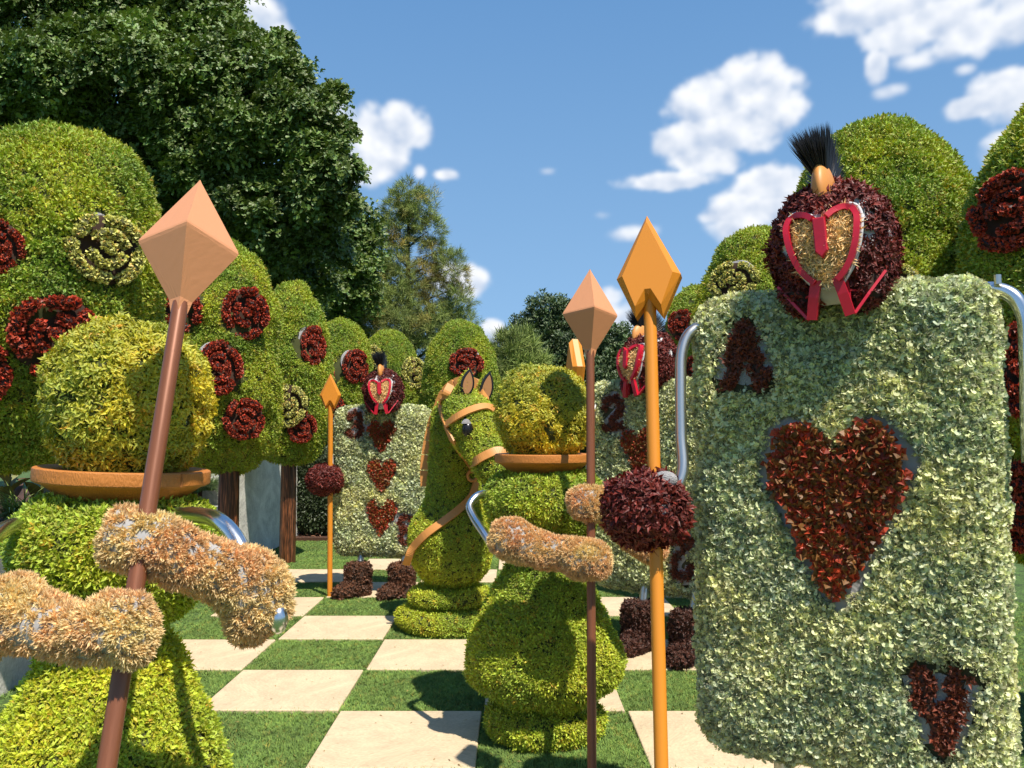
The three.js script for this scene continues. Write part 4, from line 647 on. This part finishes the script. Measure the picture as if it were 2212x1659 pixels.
// ================================================================ TREES, SHRUBS AND PLANTS BEHIND
function leafyTree(name, label, category, base, lumps0, sp, mat, o) {   // lumps: [world centre, radius]
  const t = thing(name, label, category, base, 0, o.group); t.updateMatrixWorld();
  const R = rngOf(seedCount++), ms = [], cs = [], up = V(0, 1, 0), lumps = lumps0.slice();
  if (o.sub) for (const [c, r] of lumps0) for (let i = 0; i < o.sub; i++) { const z = R() * 1.7 - 0.6, a = -R() * 3.4 + 3.3, q = Math.sqrt(Math.max(0, 1 - z * z)), k = r * (0.66 + R() * 0.34); lumps.push([V(c.x + Math.cos(a) * q * k, c.y + z * k * 0.85, c.z + Math.sin(a) * q * k), r * (0.15 + R() * 0.17), 1]); }
  for (const [c, r, isSub] of lumps) {
    const n = Math.floor((isSub ? o.subCount ?? o.count : o.count) * r * r);
    const lc = t.worldToLocal(c.clone());
    for (let i = 0; i < n; i++) {
      const z = R() * 2 - 1, a = R() * 6.283, s = Math.sqrt(1 - z * z), dir = V(s * Math.cos(a), z, s * Math.sin(a));
      const bump = 1 + fbm(dir.x * 2.2 + c.x, dir.y * 2.2 + c.y, dir.z * 2.2 + c.z, 3) * (o.bump ?? 0.9), rr = r * bump * (R() < 0.72 ? 0.82 + R() * 0.26 : 0.35 + R() * 0.55);
      if (bump < (o.gap ?? 0.62)) continue;
      if (dir.z < -0.5 && R() > 0.4) continue;
      const p = lc.clone().addScaledVector(dir, rr * 1).add(V(0, 0, 0)); p.y = lc.y + dir.y * rr * (o.flat ?? 0.9);
      const nd = dir.clone().multiplyScalar(o.out ?? 0.7).add(V(R() - 0.5, R() * 0.9 + (o.lift ?? 0), R() - 0.5)).normalize(), q = new THREE.Quaternion().setFromUnitVectors(up, nd).multiply(_q.setFromAxisAngle(up, R() * 6.28)), k = lerp(0.7, 1.25, R());
      ms.push(new THREE.Matrix4().compose(p, q, V(k, k, k)));
      const sh = 1 + (R() - 0.5) * 0.4 + fbm(c.x + p.x * 0.4, p.y * 0.4, p.z * 0.4, 2) * 0.8, br = o.brown ? smooth(fbm(p.x * 1.3 + 9, p.y * 1.3, p.z * 1.3, 2), -0.02, 0.3) * o.brown : 0;
      cs.push(sh * (1 + br * 1.3), sh * (1 - br * 0.1), sh * (1 - br * 0.1));
    }
  }
  const im = new THREE.InstancedMesh(sp, mat, ms.length); ms.forEach((m, i) => im.setMatrixAt(i, m)); im.instanceColor = new THREE.InstancedBufferAttribute(new Float32Array(cs), 3); im.name = 'crown'; im.userData.kind = 'stuff'; t.add(im);
  if (o.trunk) {
    const [top, r0, r1] = o.trunk, tp = t.worldToLocal(top.clone());
    part('trunk', limbTrunk([V(0, 0, 0), V(tp.x * 0.3 + 0.05, tp.y * 0.35, tp.z * 0.35), V(tp.x * 0.7 - 0.04, tp.y * 0.7, tp.z * 0.7), tp], r0, r1), barkMat, t);
    const bs = []; for (const [c, r] of lumps0) { const lc = t.worldToLocal(c.clone()), y0 = clamp(lc.y - r * 0.8 - Math.hypot(lc.x, lc.z) * 0.25, tp.y * 0.12, tp.y * 0.95), k = y0 / tp.y, a = V(tp.x * k, y0, tp.z * k); bs.push(limbTrunk([a, a.clone().lerp(lc, 0.5).add(V(0, r * 0.1, 0)), lc], lerp(r0, r1, k) * 0.45, o.twig ?? 0.03, 6)); }
    part('branches', mergeGeometries(bs), barkMat, t);
  }
  return t;
}
const barkTex = noiseTex(256, (u, v) => { const k = 0.6 + wrapN(u, v * 0.3 % 1, 30, 4) * 1.4; return [0.34 * k, 0.27 * k, 0.2 * k]; }, true);
const barkMat = std(0xffffff, 0.95, { map: barkTex });
function limbTrunk(pts, r0, r1, seg = 10) {
  const c = new THREE.CatmullRomCurve3(pts), n = 14, fr = c.computeFrenetFrames(n, false), pos = [], uv = [], idx = [];
  for (let i = 0; i <= n; i++) { const t = i / n, p = c.getPoint(t), r = lerp(r0, r1, t); for (let j = 0; j <= seg; j++) { const a = j / seg * 6.2832, v = p.clone().addScaledVector(fr.normals[i], Math.cos(a) * r).addScaledVector(fr.binormals[i], Math.sin(a) * r); pos.push(v.x, v.y, v.z); uv.push(j / seg * 2, t * 4); } }
  for (let i = 0; i < n; i++) for (let j = 0; j < seg; j++) { const a = i * (seg + 1) + j, b = a + 1, d = a + seg + 1; idx.push(a, b, d, b, d + 1, d); }
  const g = new THREE.BufferGeometry(); g.setAttribute('position', new THREE.Float32BufferAttribute(pos, 3)); g.setAttribute('uv', new THREE.Float32BufferAttribute(uv, 2)); g.setIndex(idx); g.computeVertexNormals(); return g;
}
const lump = (px, py, r, d) => [P(px, py, d), r * d / F];
{
  const big = [[60, 60, 130, 19], [190, 30, 120, 19.5], [330, 40, 110, 20], [430, 90, 95, 19], [520, 150, 90, 18.5], [590, 190, 85, 18], [640, 280, 85, 17.5], [680, 370, 85, 17.5], [690, 440, 70, 17.5], [560, 330, 110, 18], [440, 240, 120, 18], [300, 180, 130, 18], [150, 190, 130, 18], [30, 200, 110, 18], [480, 420, 110, 18.5], [590, 470, 100, 18], [660, 540, 80, 18.5], [520, 540, 110, 19], [350, 330, 120, 18.5], [200, 330, 120, 19], [400, 480, 120, 19], [60, 330, 110, 19], [400, -40, 110, 20], [250, -60, 130, 20], [80, -60, 140, 20], [460, 10, 50, 19.5], [640, 620, 80, 20], [560, 640, 90, 20.5], [735, 300, 28, 17.5], [720, 220, 32, 18], [755, 380, 26, 17.5], [-60, 120, 130, 19], [-60, 300, 120, 19], [470, 600, 100, 20], [610, 110, 28, 18.5], [745, 455, 28, 18]].map((a) => lump(...a));
  leafyTree('oak_tree', 'tall dark green oak tree filling the upper left of the sky', 'tree', G(330, 19), big, SPRIG.oak, M.oak, { count: 330, sub: 18, subCount: 2500, trunk: [P(340, 200, 19), 0.42, 0.12], flat: 0.8, gap: 0.78, bump: 1.3, lift: 0.35 });
  const small = [[770, 490, 45, 22], [735, 540, 60, 22], [800, 540, 26, 22], [760, 590, 50, 22], [700, 600, 60, 22.5], [715, 660, 60, 22.5], [780, 640, 40, 22]].map((a) => lump(...a));
  leafyTree('broadleaf_tree', 'smaller lighter green broadleaf tree between the oak and the conifer', 'tree', G(735, 22), small, SPRIG.oak, M.oak, { count: 420, sub: 9, subCount: 1500, trunk: [P(745, 560, 22), 0.16, 0.04], gap: 0.75, bump: 1.2 });
  const con = [[878, 425, 30, 24], [905, 450, 34, 24], [858, 455, 32, 24], [925, 500, 32, 24], [850, 498, 34, 24], [890, 490, 26, 24.4], [935, 548, 26, 24], [845, 545, 34, 24], [918, 590, 28, 24], [860, 585, 32, 23.7], [936, 605, 20, 24], [975, 580, 33, 23.6], [962, 560, 16, 23.8], [982, 625, 12, 23.7], [993, 648, 27, 23.6], [985, 668, 20, 23.8], [962, 690, 30, 23.6], [1005, 700, 24, 23.6], [925, 665, 40, 23.8], [880, 650, 46, 23.8], [830, 640, 50, 23.8], [790, 650, 44, 23.8], [750, 690, 44, 23.8], [805, 705, 56, 23.4], [865, 715, 54, 23.4], [925, 720, 48, 23.4], [970, 730, 36, 23.4], [820, 590, 28, 24], [700, 720, 44, 24], [735, 640, 34, 24.2], [900, 780, 60, 24], [810, 770, 60, 24], [990, 770, 40, 24]].map((a) => lump(...a));
  leafyTree('conifer_tree', 'open brownish green conifer right of the oak with sky between its branches', 'tree', G(885, 24), con, SPRIG.needle, M.needle, { count: 800, brown: 0.45, trunk: [P(884, 410, 24), 0.17, 0.02], twig: 0.012, bump: 1.3, gap: 0.76, out: 1.1 });
  const sh1 = [[1185, 690, 50, 17], [1150, 730, 52, 17], [1225, 740, 60, 17], [1180, 780, 70, 17], [1275, 780, 60, 17.4], [1240, 690, 40, 17.2], [1300, 830, 70, 17.4], [1200, 850, 70, 17.3]].map((a) => lump(...a));
  const s1 = leafyTree('dark_shrub', 'dense dark green shrub with upright shoots behind the middle pawn', 'shrub', G(1200, 17), sh1, SPRIG.shrub, M.oak, { count: 3000, trunk: [P(1200, 760, 17), 0.1, 0.03], lift: 0.5 });
  { const R = rngOf(61), gs = []; for (let i = 0; i < 60; i++) { const px = 1120 + R() * 190, py = 690 - 60 * Math.exp(-Math.pow((px - 1185) / 45, 2)) - R() * 12, b = s1.worldToLocal(P(px + (R() - 0.5) * 20, py + 70, 17)), a = s1.worldToLocal(P(px, py + R() * 26, 17)); for (let k = 0; k < 12; k++) { const g = leafGeo(0.085, 0.03); g.rotateX(-1 + R() * 0.6); g.rotateY(R() * 6.28); const q = b.clone().lerp(a, k / 11); g.translate(q.x, q.y, q.z); gs.push(tint(g, [0.06, 0.1, 0.025])); } } const g = mergeGeometries(gs); g.computeVertexNormals(); part('shoots', g, M.oak, s1).userData.kind = 'stuff'; }
  const sh2 = [[1110, 760, 42, 15.6], [1095, 800, 46, 15.6], [1140, 800, 40, 15.5], [1120, 850, 60, 15.6]].map((a) => lump(...a));
  leafyTree('olive_shrub', 'yellowish green shrub behind the head of the horse', 'shrub', G(1115, 15.6), sh2, SPRIG.needle, M.needle, { count: 1500, trunk: [P(1115, 800, 15.6), 0.07, 0.02], lift: 0.4 });
  const sh3 = [[1310, 750, 50, 15], [1345, 790, 60, 15], [1300, 820, 60, 14.8], [1390, 760, 50, 15.2], [1350, 860, 70, 15]].map((a) => lump(...a));
  leafyTree('mid_green_shrub', 'mid green shrub behind the two card and the copper spear point', 'shrub', G(1340, 15), sh3, SPRIG.shrub, M.oak, { count: 3000, trunk: [P(1340, 800, 15), 0.08, 0.02], lift: 0.4 });
  // clipped hedge behind the three card
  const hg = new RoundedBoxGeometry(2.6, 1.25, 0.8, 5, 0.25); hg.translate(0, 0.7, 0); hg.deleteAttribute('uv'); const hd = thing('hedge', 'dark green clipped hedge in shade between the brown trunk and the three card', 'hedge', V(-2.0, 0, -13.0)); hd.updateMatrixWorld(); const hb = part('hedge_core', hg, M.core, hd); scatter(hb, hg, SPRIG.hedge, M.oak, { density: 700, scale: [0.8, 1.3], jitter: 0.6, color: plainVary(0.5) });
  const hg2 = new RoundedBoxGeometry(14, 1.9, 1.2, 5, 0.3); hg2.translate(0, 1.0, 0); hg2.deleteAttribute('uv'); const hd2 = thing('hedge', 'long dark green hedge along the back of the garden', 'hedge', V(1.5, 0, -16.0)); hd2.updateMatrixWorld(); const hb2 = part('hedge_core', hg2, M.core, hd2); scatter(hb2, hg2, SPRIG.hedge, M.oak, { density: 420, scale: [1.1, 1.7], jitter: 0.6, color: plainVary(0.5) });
}
// canna and grasses in the bed behind the left wall
{
  const R = rngOf(71);
  const blade = (len, w, bend, n = 8) => { const pos = [], idx = []; for (let i = 0; i <= n; i++) { const t = i / n, ww = w * Math.sin(Math.PI * Math.pow(t * 0.94 + 0.04, 0.75)), y = len * t * (1 - bend * t * 0.35), z = len * bend * t * t; pos.push(-ww, y + ww * 0.25, z, 0, y, z, ww, y + ww * 0.25, z); } for (let i = 0; i < n; i++) for (let j = 0; j < 2; j++) { const a = i * 3 + j; idx.push(a, a + 1, a + 3, a + 1, a + 4, a + 3); } let g = new THREE.BufferGeometry(); g.setAttribute('position', new THREE.Float32BufferAttribute(pos, 3)); g.setIndex(idx); g.computeVertexNormals(); return g; };
  const cannaMats = [std(rgb(0.12, 0.13, 0.035), 0.5, { side: THREE.DoubleSide }), std(rgb(0.17, 0.09, 0.045), 0.5, { side: THREE.DoubleSide }), std(rgb(0.2, 0.2, 0.08), 0.5, { side: THREE.DoubleSide })];
  const canna = (px, d, h, label, flower) => {
    const b = G(px, d); b.y = 0.94; const t = thing('canna_plant', label, 'plant', b);
    part('stem', rod(V(0, 0, 0), V(0.03, h, 0), 0.014, 8), cannaMats[0], t);
    for (let i = 0; i < 9; i++) { const g = blade(0.34 + R() * 0.2, 0.045 + R() * 0.025, 0.3 + R() * 0.6), l = part('leaf', g, cannaMats[Math.floor(R() * 3)], t); l.position.set(0.01, h * (0.1 + 0.085 * i), 0); l.rotation.set(0, i * 2.4 + R(), 0, 'YXZ'); l.rotateX(0.35 + R() * 0.35); }
    if (flower) { const gs = []; for (let i = 0; i < 10; i++) { const g = blade(0.09, 0.022, 0.5, 4); g.rotateX(0.2 + R() * 0.8); g.rotateY(i * 2.4); g.translate(0.03, h + 0.02, 0); gs.push(g); } part('flower', mergeGeometries(gs), std(rgb(0.75, 0.28, 0.12), 0.6, { side: THREE.DoubleSide }), t); }
  };
  canna(18, 6.5, 0.5, 'canna plant with long bronze leaves at the left edge behind the wall', false);
  canna(92, 6.7, 0.58, 'canna plant with a peach flower behind the front left pawn', true);
  canna(140, 7.0, 0.5, 'bronze leaved canna plant half hidden by the head of the left pawn', false);
  const tuft = (px, d, label, col, n, len) => { const b = G(px, d); b.y = 0.94; const t = thing('ornamental_grass', label, 'grass plant', b), gs = []; for (let i = 0; i < n; i++) { const g = blade(len * (0.6 + R() * 0.6), 0.0045, 0.5 + R() * 0.9, 6); g.rotateX(R() * 0.6); g.rotateY(R() * 6.28); g.translate((R() - 0.5) * 0.14, 0, (R() - 0.5) * 0.14); const k = 0.7 + R() * 0.6; gs.push(tint(g, [col[0] * k, col[1] * k, col[2] * k])); } const f = part('blades', mergeGeometries(gs), M.grass, t); f.userData.kind = 'stuff'; };
  tuft(48, 6.2, 'arching bright green grass tuft on the low wall at the left edge', [0.22, 0.3, 0.045], 420, 0.36);
  tuft(420, 9.3, 'small grassy tuft behind the collar of the left pawn', [0.16, 0.24, 0.05], 260, 0.4);
  tuft(452, 9.6, 'green grass tuft on the wall beside the trunk', [0.14, 0.22, 0.05], 220, 0.3);
}

scene.traverse((o) => { if (o.isMesh) { o.castShadow = true; o.receiveShadow = true; } });
renderer.render(scene, camera);
